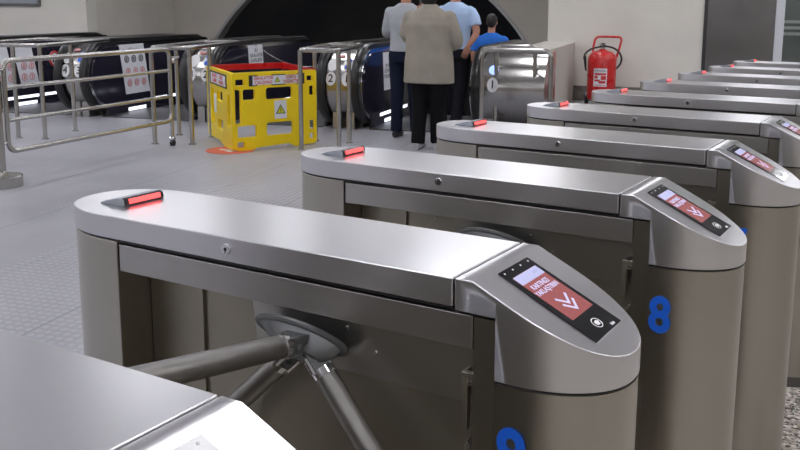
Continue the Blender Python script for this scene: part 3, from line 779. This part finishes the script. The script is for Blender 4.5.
guard('steel guard rail seen through the bars of the swing gate, at the far left', a, b_, c, d, 1.03, [a, b_, lerp2(a, b_, 0.66), lerp2(b_, c, 0.4)])
# the open-ended guard in front of newel 1
o = thing('guard_rail', 'curved steel guard rail in front of the steel newel marked 1, right of the people', 'railing', ST(-2.0, 9.2), TH, 'steel guard rails by the escalators')
for dt_, s0, s1 in ((0.0, -0.0, 0.72), (0.85, -0.02, 0.42)):
    bm = BM(); tube(bm, round_path([(s0, dt_, 0.0), (s0, dt_, 1.04), (s1, dt_, 1.04), (s1, dt_, 0.0)], 0.09, 6), 0.024, 12); obj('hoop', bm, 'tube', o)
for s0, s1 in ((0.0, -0.02), (0.62, 0.34)):
    bm = BM(); cyl(bm, (s0, 0, 1.03), (s1, 0.85, 1.03), 0.022, None, 12); obj('cross_rail', bm, 'tube', o)
for s0, dt_ in ((0, 0), (0.72, 0), (-0.02, 0.85), (0.42, 0.85)):
    bm = BM(); cyl(bm, (s0, dt_, 0), (s0, dt_, 0.012), 0.045, None, 18); obj('foot_ring', bm, 'chrome', o)

# swing gate
gA = Vector((-5.99, 3.22, 0)); gB = Vector((-6.40, 5.50, 0)); gd = (gB-gA).normalized(); gl = (gB-gA).length
sgt = thing('swing_gate', 'wide steel swing gate with four horizontal bars across the left foreground', 'gate', gA, 0)
def G(k, z): return gd*k+Vector((0, 0, z))
bm = BM(); tube(bm, round_path([G(0.10, 0.26), G(0.10, 1.02), G(gl, 1.02), G(gl, 0.20), G(gl, 0.26), G(0.10, 0.26)][:3]+[G(gl, 0.27), ], 0.09, 6)+[], 0.022, 12)
bm.free(); bm = BM()
tube(bm, round_path([G(0.10, 0.27), G(0.10, 1.02), G(gl, 1.02), G(gl, 0.27)], 0.09, 6, True), 0.022, 12, True); obj('gate_frame', bm, 'tube', sgt)
for z in (0.80, 0.53):
    bm = BM(); cyl(bm, G(0.11, z), G(gl, z), 0.017, None, 12); obj('bar', bm, 'tube', sgt)
bm = BM(); cyl(bm, G(gl, 0.28), G(gl, 0.09), 0.020, None, 12); obj('wheel_stem', bm, 'tube', sgt)
bm = BM(); sd = gd.cross(Vector((0, 0, 1))); cyl(bm, G(gl, 0.035)-sd*0.016, G(gl, 0.035)+sd*0.016, 0.034, None, 20); wl = obj('caster', bm, 'black', sgt)
bm = BM(); cyl(bm, G(gl, 0.08)-sd*0.025, G(gl, 0.08)+sd*0.025, 0.022, None, 14); obj('caster_fork', bm, 'chrome', sgt)
bm = BM(); cyl(bm, G(0.02, 0), G(0.02, 1.05), 0.028, None, 18); ps = obj('gate_post', bm, 'tube', sgt)
bm = BM(); lathe(bm, [(0.165, 0), (0.165, 0.085), (0.155, 0.095), (0.05, 0.097), (0.045, 0.12), (0.03, 0.13)], G(0.0, 0)); obj('post_base', bm, 'tube', ps)
for z in (0.35, 0.95):
    bm = BM(); cyl(bm, G(0.02, z), G(0.10, z), 0.014, None, 10); obj('hinge', bm, 'tube', sgt)
bm = BM(); cyl(bm, G(gl+0.0, 0.93), G(gl+0.16, 0.93), 0.012, None, 10); ball(bm, G(gl+0.05, 0.90), 0.03, 10, 8); obj('latch', bm, 'chrome', sgt)

# ================================================================== YELLOW BARRIER
P1 = Vector((-5.60, 5.57, 0)); P2 = Vector((-5.25, 6.46, 0))
P3 = Vector((-6.60, 6.27, 0))
bar = thing('folding_barrier', 'yellow plastic folding safety barrier with warning signs around the closed escalator', 'barrier', P1, 0)
def board(name, A, B, H_, m, kind):
    A = A-P1; B = B-P1; L = (B-A).length; x = (B-A).normalized()
    mt = basis(A, x, (0, 0, 1))
    U = lambda u: u*L; V = lambda v: v*H_
    if kind == 'front':
        outer = [(0, V(.03)), (U(.06), 0.0), (U(.2), 0.0), (U(.26), V(.03)), (U(.66), V(.05)), (U(.74), 0.0), (L, V(.02)), (L, V(.20)), (U(.92), V(.21)), (U(.92), V(.33)), (L, V(.34)), (L, V(.66)), (U(.92), V(.67)), (U(.92), V(.79)), (L, V(.80)), (L, H_), (0, H_), (0, V(.80)), (U(.085), V(.78)), (U(.085), V(.36)), (0, V(.33))]
        h = [rr(U(.035), V(.17), U(.265), V(.325), .022), rr(U(.38), V(.17), U(.71), V(.345), .03), rr(U(.105), V(.65), U(.255), V(.79), .022), rr(U(.38), V(.64), U(.71), V(.80), .03),
             rr(U(.01)+.012, V(.84), U(.13), V(.92), .004), rr(U(.89), V(.86), U(.97), V(.93), .004), rr(U(.03), V(.045), U(.12), V(.12), .004), rr(U(.92), V(.08), U(.98), V(.16), .004)]
    elif kind == 'rear':
        outer = [(0, V(.92)), (L, V(.92)), (L, H_), (0, H_)]; h = []
    else:
        outer = [(0, V(.02)), (U(.3), 0.0), (U(.5), V(.05)), (L, V(.03)), (L, H_), (0, H_)]
        h = [rr(U(.02)+.03, V(.30), U(.16), V(.72), .02), rr(U(.34), V(.20), U(.56), V(.34), .02), rr(U(.34), V(.58), U(.56), V(.72), .02), rr(U(.70), V(.24), U(.84), V(.72), .02)]
    return plate_with_holes(name, outer, h, 0.034, m, bar, mt), mt, L
HB = 0.80
bf, mt, L = board('front_panel', P1, P2, HB, 'yellow', 'front')
def slab_on(mt, x0, y0, x1, y1, m, name, parent, z0=-0.021, z1=-0.0185):
    bm = BM(); box(bm, (x0, y0, z0), (x1, y1, z1), mt); return obj(name, bm, m, parent, smooth=False)
# outward normal of basis(x, z) is x cross z = towards -? : compute the side that faces the camera
def side_sign(A, B):
    x = (B-A).normalized(); n_ = x.cross(Vector((0, 0, 1))); return 1 if n_.dot(CAM-A) > 0 else -1
sg_ = side_sign(P1, P2)
def sgn_slab(mt, sgn, x0, y0, x1, y1, m, name, parent, d0=0.0175, d1=0.022):
    a, b_ = sorted((sgn*d0, sgn*d1)); bm = BM(); box(bm, (x0, y0, a), (x1, y1, b_), mt); return obj(name, bm, m, parent, smooth=False)
def sgn_text(mt, sgn, body, size, m, x, y, parent, name='sign_text', d=0.0235, sx=1.0):
    loc = mt @ Matrix.Translation((x, y, sgn*d))
    if sgn < 0: loc = loc @ Matrix.Rotation(pi, 4, 'Y')
    return text_obj(name, body, size, m, parent, loc, 0.0004, sx=sx, bold=0.0008)
def warn_triangle(mt, sgn, x, y, r, parent):
    for k, (rr_, m, d) in enumerate(((r, 'ink', 0.0235), (r*0.74, 'green', 0.0245))):
        bm = BM(); prism(bm, [(x+rr_*sin(a), y+rr_*cos(a)) for a in (0, 2*pi/3, 4*pi/3)], sgn*(d-0.002), sgn*d, lambda p, q, w: mt @ Vector((p, q, w))); obj('warning_triangle', bm, m, parent, smooth=False)
    bm = BM(); box(bm, (x-r*0.07, y-r*0.1, sgn*0.0246-0.0004), (x+r*0.07, y+r*0.45, sgn*0.0246+0.0004), mt); box(bm, (x-r*0.07, y-r*0.3, sgn*0.0246-0.0004), (x+r*0.07, y-r*0.18, sgn*0.0246+0.0004), mt); obj('warning_mark', bm, 'ink', parent, smooth=False)
U = lambda u: u*L; V = lambda v: v*HB
blk = sgn_slab(mt, sg_, U(.18), V(.825), U(.86), V(.965), 'ink', 'sign_backing', bf, 0.0185, 0.0205)
for u0, u1 in ((.28, .45), (.62, .76)):
    for v0, v1 in ((.82, .838), (.952, .97)): sgn_slab(mt, sg_, U(u0), V(v0), U(u1), V(v1), 'yellow', 'sign_edge', bf, 0.0185, 0.0215)
wsn = sgn_slab(mt, sg_, U(.225), V(.838), U(.835), V(.952), 'paper', 'sign_board', bf, 0.0200, 0.0228)
sgn_text(mt, sg_, 'ESKALATÖR\nÇALIŞMASI', 0.048, 'redink', U(.355), V(.895), wsn, sx=0.85)
sgn_text(mt, sg_, 'GİRİŞ\nYASAKTIR', 0.048, 'redink', U(.69), V(.895), wsn, sx=0.9)
warn_triangle(mt, sg_, U(.52), V(.888), 0.040, wsn)
stk = sgn_slab(mt, sg_, U(.48), V(.385), U(.63), V(.625), 'paper', 'warning_sticker', bf, 0.0175, 0.021)
warn_triangle(mt, sg_, U(.555), V(.49), 0.066, stk)
bl, mt3, L3 = board('side_panel', P1, P3, HB, 'yellow', 'side'); sg3 = side_sign(P1, P3)
U = lambda u: u*L3
sgn_slab(mt3, sg3, U(.15), V(.78), U(.85), V(.96), 'ink', 'sign_backing', bl, 0.0185, 0.0205)
w3 = sgn_slab(mt3, sg3, U(.20), V(.80), U(.80), V(.94), 'paper', 'sign_board', bl, 0.0200, 0.0228)
sgn_text(mt3, sg3, 'GİRİŞ\nYASAKTIR', 0.055, 'redink', U(.36), V(.87), w3, sx=0.9)
sgn_text(mt3, sg3, 'ESKALATÖR\nÇALIŞMASI', 0.055, 'redink', U(.64), V(.87), w3, sx=0.8)
sgn_slab(mt3, sg3, U(.60), V(.40), U(.69), V(.66), 'paper', 'warning_sticker', bl, 0.0175, 0.021)
P4 = P2+(P3-P1)
br_, mt4, L4 = board('rear_panel', P3, P4, HB+0.005, 'red', 'rear')
bs_, mt5, L5 = board('right_panel', P2, P4, HB+0.005, 'red', 'rear')
for q in (P1, P2, P3, P4):
    bm = BM(); cyl(bm, q-P1+Vector((0, 0, 0.03 if q in (P1, P2, P3) else HB*0.9)), q-P1+Vector((0, 0, HB-0.01)), 0.021, None, 14); obj('hinge_post', bm, 'yellow' if q in (P1, P2, P3) else 'red', bar)
# round floor sticker
st_ = thing('floor_sticker', 'round red floor sticker with white figure partly under the yellow barrier', 'sticker', (-5.70, 5.62, 0))
bm = BM(); cyl(bm, (0, 0, 0.0), (0, 0, 0.003), 0.25, None, 40); obj('red_disc', bm, 'salmon', st_)
bm = BM(); box(bm, (-0.12, -0.05, 0.003), (0.06, 0.0, 0.0045)); box(bm, (0.02, -0.10, 0.003), (0.09, 0.08, 0.0045)); obj('white_figure', bm, 'white', st_, smooth=False)

# ================================================================== FIRE EXTINGUISHER
q = ST(-1.17, 13.95)
fx = thing('fire_extinguisher', 'tall red wheeled fire extinguisher with black hose against the pale wall', 'fire extinguisher', q, TH)
R_ = 0.215
bm = BM(); lathe(bm, [(R_-0.05, 0.07), (R_-0.01, 0.10), (R_, 0.14), (R_, 0.70), (R_-0.02, 0.76), (R_-0.07, 0.81), (0.06, 0.835), (0.045, 0.85)], n=40); obj('tank', bm, 'red', fx)
bm = BM(); lathe(bm, [(0.035, 0.845), (0.035, 0.90), (0.05, 0.905), (0.05, 0.93), (0.02, 0.94)], n=20); vv = obj('valve', bm, 'chrome', fx)
bm = BM(); box(bm, (-0.01, -0.12, 0.925), (0.03, 0.02, 0.945)); obj('valve_lever', bm, 'darkmetal', vv, smooth=False)
bm = BM(); tube(bm, round_path([(-0.15, 0.10, 0.60), (-0.16, 0.16, 0.85), (-0.13, 0.20, 1.03), (0.27, 0.20, 1.03), (0.23, 0.16, 0.83), (0.16, 0.10, 0.60)], 0.07, 6), 0.018, 12); obj('handle', bm, 'red', fx)
bm = BM(); pts = [(0.0, -0.05, 0.90)]
for i in range(22):
    a = radians(80-i*12.5); pts.append((0.05+0.235*cos(a), 0.02-0.02*i/22, 0.70+0.19*sin(a)))
tube(bm, pts[:15], 0.015, 10)
pts = [(0.0, -0.06, 0.90)]+[(-0.02+0.25*cos(radians(100+i*10)), -0.04, 0.72+0.16*sin(radians(100+i*10))) for i in range(11)]+[(-0.25, -0.03, 0.60), (-0.235, -0.03, 0.52)]
tube(bm, pts, 0.014, 10); obj('hose', bm, 'rubber', fx)
bm = BM(); cyl(bm, (-0.262, -0.03, 0.74), (-0.245, -0.03, 0.58), 0.024, 0.016, 14); obj('nozzle', bm, 'black', fx)
for s_ in (-1, 1):
    bm = BM(); cyl(bm, (s_*0.20, 0.14, 0.10), (s_*0.25, 0.14, 0.10), 0.10, None, 24); wl = obj('wheel', bm, 'black', fx)
    bm = BM(); cyl(bm, (s_*0.198, 0.14, 0.10), (s_*0.253, 0.14, 0.10), 0.04, None, 16); obj('wheel_hub', bm, 'red', wl)
bm = BM()
A = []; B = []
la0, la1 = radians(-118), radians(-64)
for i in range(11):
    a = la0+(la1-la0)*i/10
    A.append(bm.verts.new(((R_+0.002)*cos(a), (R_+0.002)*sin(a), 0.30))); B.append(bm.verts.new(((R_+0.002)*cos(a), (R_+0.002)*sin(a), 0.57)))
for i in range(10): bm.faces.new((A[i], A[i+1], B[i+1], B[i]))
lb = obj('label_plate', bm, 'paper', fx)
bm = BM()
for (a0, a1, z0, z1) in ((-114, -68, .47, .50), (-114, -100, .42, .46), (-88, -68, .40, .46), (-114, -92, .375, .405), (-96, -70, .345, .385), (-114, -68, .315, .325)):
    vs = []
    for i in range(5):
        a = radians(a0+(a1-a0)*i/4); vs.append((bm.verts.new(((R_+0.004)*cos(a), (R_+0.004)*sin(a), z0)), bm.verts.new(((R_+0.004)*cos(a), (R_+0.004)*sin(a), z1))))
    for i in range(4): bm.faces.new((vs[i][0], vs[i+1][0], vs[i+1][1], vs[i][1]))
obj('label_print', bm, 'redink', lb)
text_obj('label_text', 'YANGIN', 0.045, 'ink', lb, basis((0, -R_-0.006, 0.535), (1, 0, 0), (0, 0, 1)), 0.0006)

# wall box at top left
wb = thing('wall_cabinet', 'grey metal box high on the wall in the top left corner', 'cabinet', ST(-11.63, WALL_T-0.06), TH)
bm = BM(); box(bm, (-1.2, 0, 1.42), (0.0, 0.06, 2.1)); obj('cabinet_body', bm, 'castmetal', wb, smooth=False, bevel=0.01)
bm = BM(); box(bm, (-1.16, -0.006, 1.47), (-0.04, 0.0, 2.06)); obj('cabinet_door', bm, 'housing', wb, smooth=False)

# ================================================================== PEOPLE
def remesh(bm, voxel, smooth=2):
    bmesh.ops.recalc_face_normals(bm, faces=bm.faces[:])
    me = bpy.data.meshes.new('t'); bm.to_mesh(me); bm.free()
    o = bpy.data.objects.new('tmp', me); C.objects.link(o)
    md = o.modifiers.new('r', 'REMESH'); md.mode = 'VOXEL'; md.voxel_size = voxel
    if smooth:
        sm = o.modifiers.new('s', 'SMOOTH'); sm.factor = 0.5; sm.iterations = smooth
    out = realize(o); bpy.data.objects.remove(o)
    for p in out.polygons: p.use_smooth = True
    return out
def mobj(name, me, m, parent):
    me.name = name; me.materials.clear(); me.materials.append(M[m])
    o = bpy.data.objects.new(name, me); C.objects.link(o); o.parent = parent; return o
def limb(bm, pts, rs, n=16):
    """tapered round limb along points"""
    P = [Vector(p) for p in pts]; out = []; R = []
    for i in range(len(P)-1):
        for k in range(6):
            t = k/6; out.append(P[i].lerp(P[i+1], t)); R.append(rs[i]*(1-t)+rs[i+1]*t)
    out.append(P[-1]); R.append(rs[-1])
    for _ in range(2):
        out = [out[0]]+[(out[i-1]+out[i]*2+out[i+1])/4 for i in range(1, len(out)-1)]+[out[-1]]
    tube(bm, out, R, n); ball(bm, out[0], R[0], n, 8); ball(bm, out[-1], R[-1], n, 8)
X, Y, Z = Vector((1, 0, 0)), Vector((0, 1, 0)), Vector((0, 0, 1))
def hand(bm, wrist, d, palm_n, size=1.0, curl=0.5, side=1):
    """palm and five fingers; d = hand direction, palm_n = palm normal, side = thumb side"""
    d = Vector(d).normalized(); pn = Vector(palm_n); pn = (pn-d*pn.dot(d)).normalized(); w = d.cross(pn)*side
    wrist = Vector(wrist)
    loft(bm, [(wrist, .026*size, .020*size, w, pn), (wrist+d*.03*size, .036*size, .016*size, w, pn), (wrist+d*.085*size, .042*size, .014*size, w, pn), (wrist+d*.095*size, .036*size, .010*size, w, pn)], 14)
    for k, (o_, l) in enumerate(((-.031, .060), (-.011, .073), (.010, .078), (.030, .070))):
        p = wrist+d*.085*size+w*o_*size; dd = d.copy(); pts = [p-d*0.015]; 
        for j in range(3):
            a = curl*(0.5+0.35*j); dd = (d*cos(a)+pn*sin(a)).normalized()
            p = p+dd*l*size/3*(1.15-0.15*j); pts.append(p)
        tube(bm, pts, [.0095*size, .0092*size, .0085*size, .0075*size], 8); ball(bm, pts[-1], .0075*size, 8, 6)
    p = wrist+d*.025*size+w*.030*size; pts = [p, p+(w*.8+d*.7+pn*.3).normalized()*.035*size, p+(w*.8+d*.7+pn*.3).normalized()*.035*size+(d+w*.25+pn*.6).normalized()*.035*size]
    tube(bm, pts, [.014*size, .011*size, .009*size], 8); ball(bm, pts[-1], .009*size, 8, 6)
def person(label, s, t, z=0.0, rz=0.0, H=1.75, wide=1.0, hipw=1.0, arms=None, legs=None, top='jacket', bottom='blacktrousers', style='shirt', hair='short', shoes='shoe', sleeves='long', hem=None, cloth_cat=None, top_name='shirt', turn=0.0):
    o = thing('person', label, 'person', ST(s, t, z), TH+rz, None)
    k = H/1.75
    def V_(p): return Vector((p[0]*k, p[1]*k, p[2]*k))
    sh = 0.195*wide
    # default arms: (shoulder, elbow, wrist)
    if arms is None: arms = {}
    aL = arms.get('L', ((-sh, 0, 1.42), (-sh-.05, -.02, 1.13), (-sh-.03, .08, .90)))
    aR = arms.get('R', ((sh, 0, 1.42), (sh+.05, -.02, 1.13), (sh+.03, .08, .90)))
    lg = legs or {'L': ((-.095*hipw, 0, .92), (-.10, .01, .50), (-.10, -.02, .09)), 'R': ((.095*hipw, 0, .92), (.10, .02, .50), (.11, .05, .09))}
    # ---- body
    bm = BM()
    tor = [(.86, .150*hipw, .110), (.93, .172*hipw, .120), (1.03, .155*hipw, .108), (1.12, .145*wide, .105), (1.24, .165*wide, .115), (1.33, .172*wide, .112), (1.39, .150*wide, .090), (1.44, .090, .070)]
    loft(bm, [(V_((0, 0, z_)), rx*k, ry*k, X, Y) for z_, rx, ry in tor], 28)
    limb(bm, [V_((0, -.01, 1.42)), V_((0, 0, 1.49)), V_((0, .015, 1.56))], [.062*k, .056*k, .056*k])
    hc = V_((0, .02, 1.645)); ty = Matrix.Rotation(turn, 3, 'Z')
    ball(bm, hc, (.075*k, .095*k, .112*k), 24, 16)
    ball(bm, hc+ty @ V_((0, .03, -.055)), (.055*k, .06*k, .055*k), 16, 10)
    ball(bm, hc+ty @ V_((0, .098, -.015)), (.013*k, .018*k, .022*k), 10, 8)          # nose
    for sd_ in (-1, 1):
        ball(bm, hc+ty @ V_((sd_*.077, -.005, -.01)), (.010*k, .020*k, .031*k), 10, 8)   # ears
    for A, sd_ in ((aL, -1), (aR, 1)):
        P = [V_(p) for p in A]
        limb(bm, [P[0]+V_((-sd_*.025, 0, -.045)), P[1], P[2]], [.050*k, .042*k, .026*k])
        dd = (P[2]-P[1]).normalized(); pn = arms.get('pn'+('L' if sd_ < 0 else 'R'), (-sd_, 0.2, 0))
        hand(bm, P[2], arms.get('hd'+('L' if sd_ < 0 else 'R'), dd), pn, k, arms.get('curl', 0.55), 1)
    for side_ in ('L', 'R'):
        P = [V_(p) for p in lg[side_]]
        limb(bm, P, [.085*k*hipw, .056*k, .038*k])
        loft(bm, [(P[2]+V_((0, -.05, -.045)), .030*k, .030*k, X, Z), (P[2]+V_((0, .04, -.04)), .038*k, .034*k, X, Z), (P[2]+V_((0, .13, -.058)), .040*k, .020*k, X, Z), (P[2]+V_((0, .165, -.062)), .028*k, .012*k, X, Z)], 14)
    body = mobj('body', remesh(bm, 0.0085, 2), 'skin', o)
    # face details
    for sd_ in (-1, 1):
        bm = BM(); ball(bm, hc+ty @ V_((sd_*.030, .083, .008)), (.013*k, .008*k, .007*k), 10, 8); obj('eye', bm, 'ink', o)
    bm = BM(); ball(bm, hc+ty @ V_((0, .088, -.058)), (.022*k, .008*k, .006*k), 10, 8); obj('mouth', bm, 'redfaint', o)
    # ---- hair
    bm = BM()
    if hair == 'short':
        ball(bm, hc+V_((0, -.012, .018)), (.083*k, .098*k, .110*k), 24, 16); ball(bm, hc+V_((0, -.05, -.03)), (.066*k, .050*k, .060*k), 20, 12)
    else:
        ball(bm, hc+V_((0, -.018, .012)), (.098*k, .110*k, .122*k), 24, 16); ball(bm, hc+V_((0, -.045, -.075)), (.088*k, .066*k, .085*k), 20, 12)
    me = remesh(bm, 0.012, 2)
    # cut the face free
    b2 = bmesh.new(); b2.from_mesh(me)
    kill = [f for f in b2.faces if (f.calc_center_median()-hc).y > 0.052*k and (f.calc_center_median()-hc).z < 0.055*k]
    bmesh.ops.delete(b2, geom=kill, context='FACES'); b2.to_mesh(me); b2.free()
    for p in me.polygons: p.use_smooth = True
    mobj('hair', me, 'hair', o)
    # ---- trousers
    bm = BM()
    loft(bm, [(V_((0, 0, z_)), rx*k, ry*k, X, Y) for z_, rx, ry in ((.84, .165*hipw, .125), (.90, .186*hipw, .135), (.97, .180*hipw, .130), (1.05, .163*hipw, .120))], 28)
    for side_ in ('L', 'R'):
        P = [V_(p) for p in lg[side_]]
        lift = V_((0, 0, -.055))
        tube(bm, [P[0], P[0].lerp(P[1], .5), P[1], P[1].lerp(P[2], .5), P[2]+lift*.5], [.100*k*hipw, .088*k*hipw, .075*k*hipw**.5, .068*k*hipw**.5, .066*k*hipw**.5], 20)
        ball(bm, P[0], .100*k*hipw, 16, 10)
    mobj('trousers', remesh(bm, 0.012, 3), bottom, o)
    for side_ in ('L', 'R'):
        P = V_(lg[side_][2]); bm = BM(); zf = -P.z
        loft(bm, [(P+V_((0, -.075, 0))+Vector((0, 0, zf+.035)), .030*k, .034, X, Z), (P+V_((0, -.03, 0))+Vector((0, 0, zf+.045)), .040*k, .045, X, Z), (P+V_((0, .05, 0))+Vector((0, 0, zf+.042)), .045*k, .042, X, Z), (P+V_((0, .14, 0))+Vector((0, 0, zf+.030)), .047*k, .030, X, Z), (P+V_((0, .20, 0))+Vector((0, 0, zf+.022)), .030*k, .020, X, Z)], 18)
        obj('shoe', bm, shoes, o, bevel=0)
    # ---- top garment
    bm = BM()
    prof = hem or [(.96, .185*hipw, .14), (1.05, .175*hipw, .130), (1.14, .170*wide, .128), (1.25, .188*wide, .135), (1.36, .200*wide, .130), (1.42, .178*wide, .108), (1.462, .105*wide, .085), (1.485, .075, .070)]
    loft(bm, [(V_((0, -.004, z_)), rx*k, ry*k, X, Y) for z_, rx, ry in prof], 32)
    for A, sd_ in ((aL, -1), (aR, 1)):
        P = [V_(p) for p in A]
        pad = 1.0 if style != 'jacket' else 1.16
        ball(bm, P[0]+V_((-sd_*.035, 0, -.035)), (.062*k*pad, .064*k*pad, .060*k), 16, 10)
        if sleeves == 'long': limb(bm, [P[0]+V_((-sd_*.02, 0, -.035)), P[1], P[2]], [.060*k*pad, .055*k*pad, .040*k*pad])
        else:
            e_ = P[0].lerp(P[1], .72)
            tube(bm, [P[0]+V_((-sd_*.02, 0, -.03)), P[0].lerp(P[1], .4), e_], [.060*k, .062*k, .066*k], 18)
    mobj(top_name, remesh(bm, 0.011, 3), top, o)
    return o, hc, V_

# woman in the beige jacket
jk = [(.70, .272, .165), (.80, .268, .165), (.92, .262, .165), (1.05, .248, .155), (1.18, .250, .150), (1.30, .262, .150), (1.37, .245, .130), (1.43, .175, .105), (1.485, .092, .082), (1.505, .085, .078)]
wm, hc, V_ = person('person in a beige jacket and black trousers, phone held to one ear', -2.51, 8.98, H=1.74, wide=1.18, hipw=1.26,
    arms={'L': ((-.235, 0, 1.41), (-.295, .05, 1.13), (-.165, .09, 1.40)), 'R': ((.235, 0, 1.41), (.315, -.02, 1.12), (.18, .20, 1.06)), 'hdL': (0.25, -0.05, 1), 'pnL': (1, 0.2, 0), 'curl': 1.0},
    legs={'L': ((-.10, 0, .90), (-.098, .02, .50), (-.105, -.04, .09)), 'R': ((.10, 0, .90), (.088, .03, .50), (.08, .06, .09))},
    top='jacket', bottom='blacktrousers', style='jacket', hair='bob', shoes='shoegrey', hem=jk, top_name='jacket')
ph = thing('mobile_phone', 'black mobile phone held to the ear of the person in the beige jacket', 'phone', ST(-2.51, 8.98), TH)
bm = BM(); box(bm, (-0.132, 0.055, 1.50), (-0.122, 0.125, 1.66)); obj('phone_case', bm, 'black', ph, bevel=0.003)
# man in the light grey jersey
person('person in a light grey top and navy trousers, left of the beige jacket', -3.0, 9.75, H=1.78, wide=1.02, rz=0.05,
    arms={'L': ((-.20, 0, 1.42), (-.245, .05, 1.14), (-.16, .28, 1.12)), 'R': ((.20, 0, 1.42), (.24, .05, 1.14), (.12, .28, 1.10))},
    top='greyshirt', bottom='navy', hair='short', shoes='shoe', top_name='jersey')
# man in the pale blue shirt
person('person in a pale blue short-sleeved shirt with one hand behind the back', -2.58, 10.35, H=1.80, wide=1.08, hipw=1.02, rz=-0.12,
    arms={'L': ((-.20, 0, 1.42), (-.25, 0, 1.14), (-.14, .20, 1.0)), 'R': ((.205, 0, 1.42), (.285, -.04, 1.15), (.205, -.13, .99)), 'pnR': (-0.4, 1, 0), 'hdR': (-0.35, -.1, -1), 'curl': 0.9},
    legs={'L': ((-.10, 0, .92), (-.15, .02, .50), (-.17, .02, .09)), 'R': ((.09, 0, .92), (.06, .05, .50), (.04, -.08, .09))},
    top='blueshirt', bottom='greytrousers', hair='short', sleeves='short', top_name='shirt')
# man in the royal blue polo going down
person('person in a royal blue polo shirt riding down the escalator marked 1', -2.70, 13.02, z=-0.36, H=1.72, wide=1.12,
    top='polo', bottom='navy', hair='short', sleeves='short', top_name='polo_shirt')
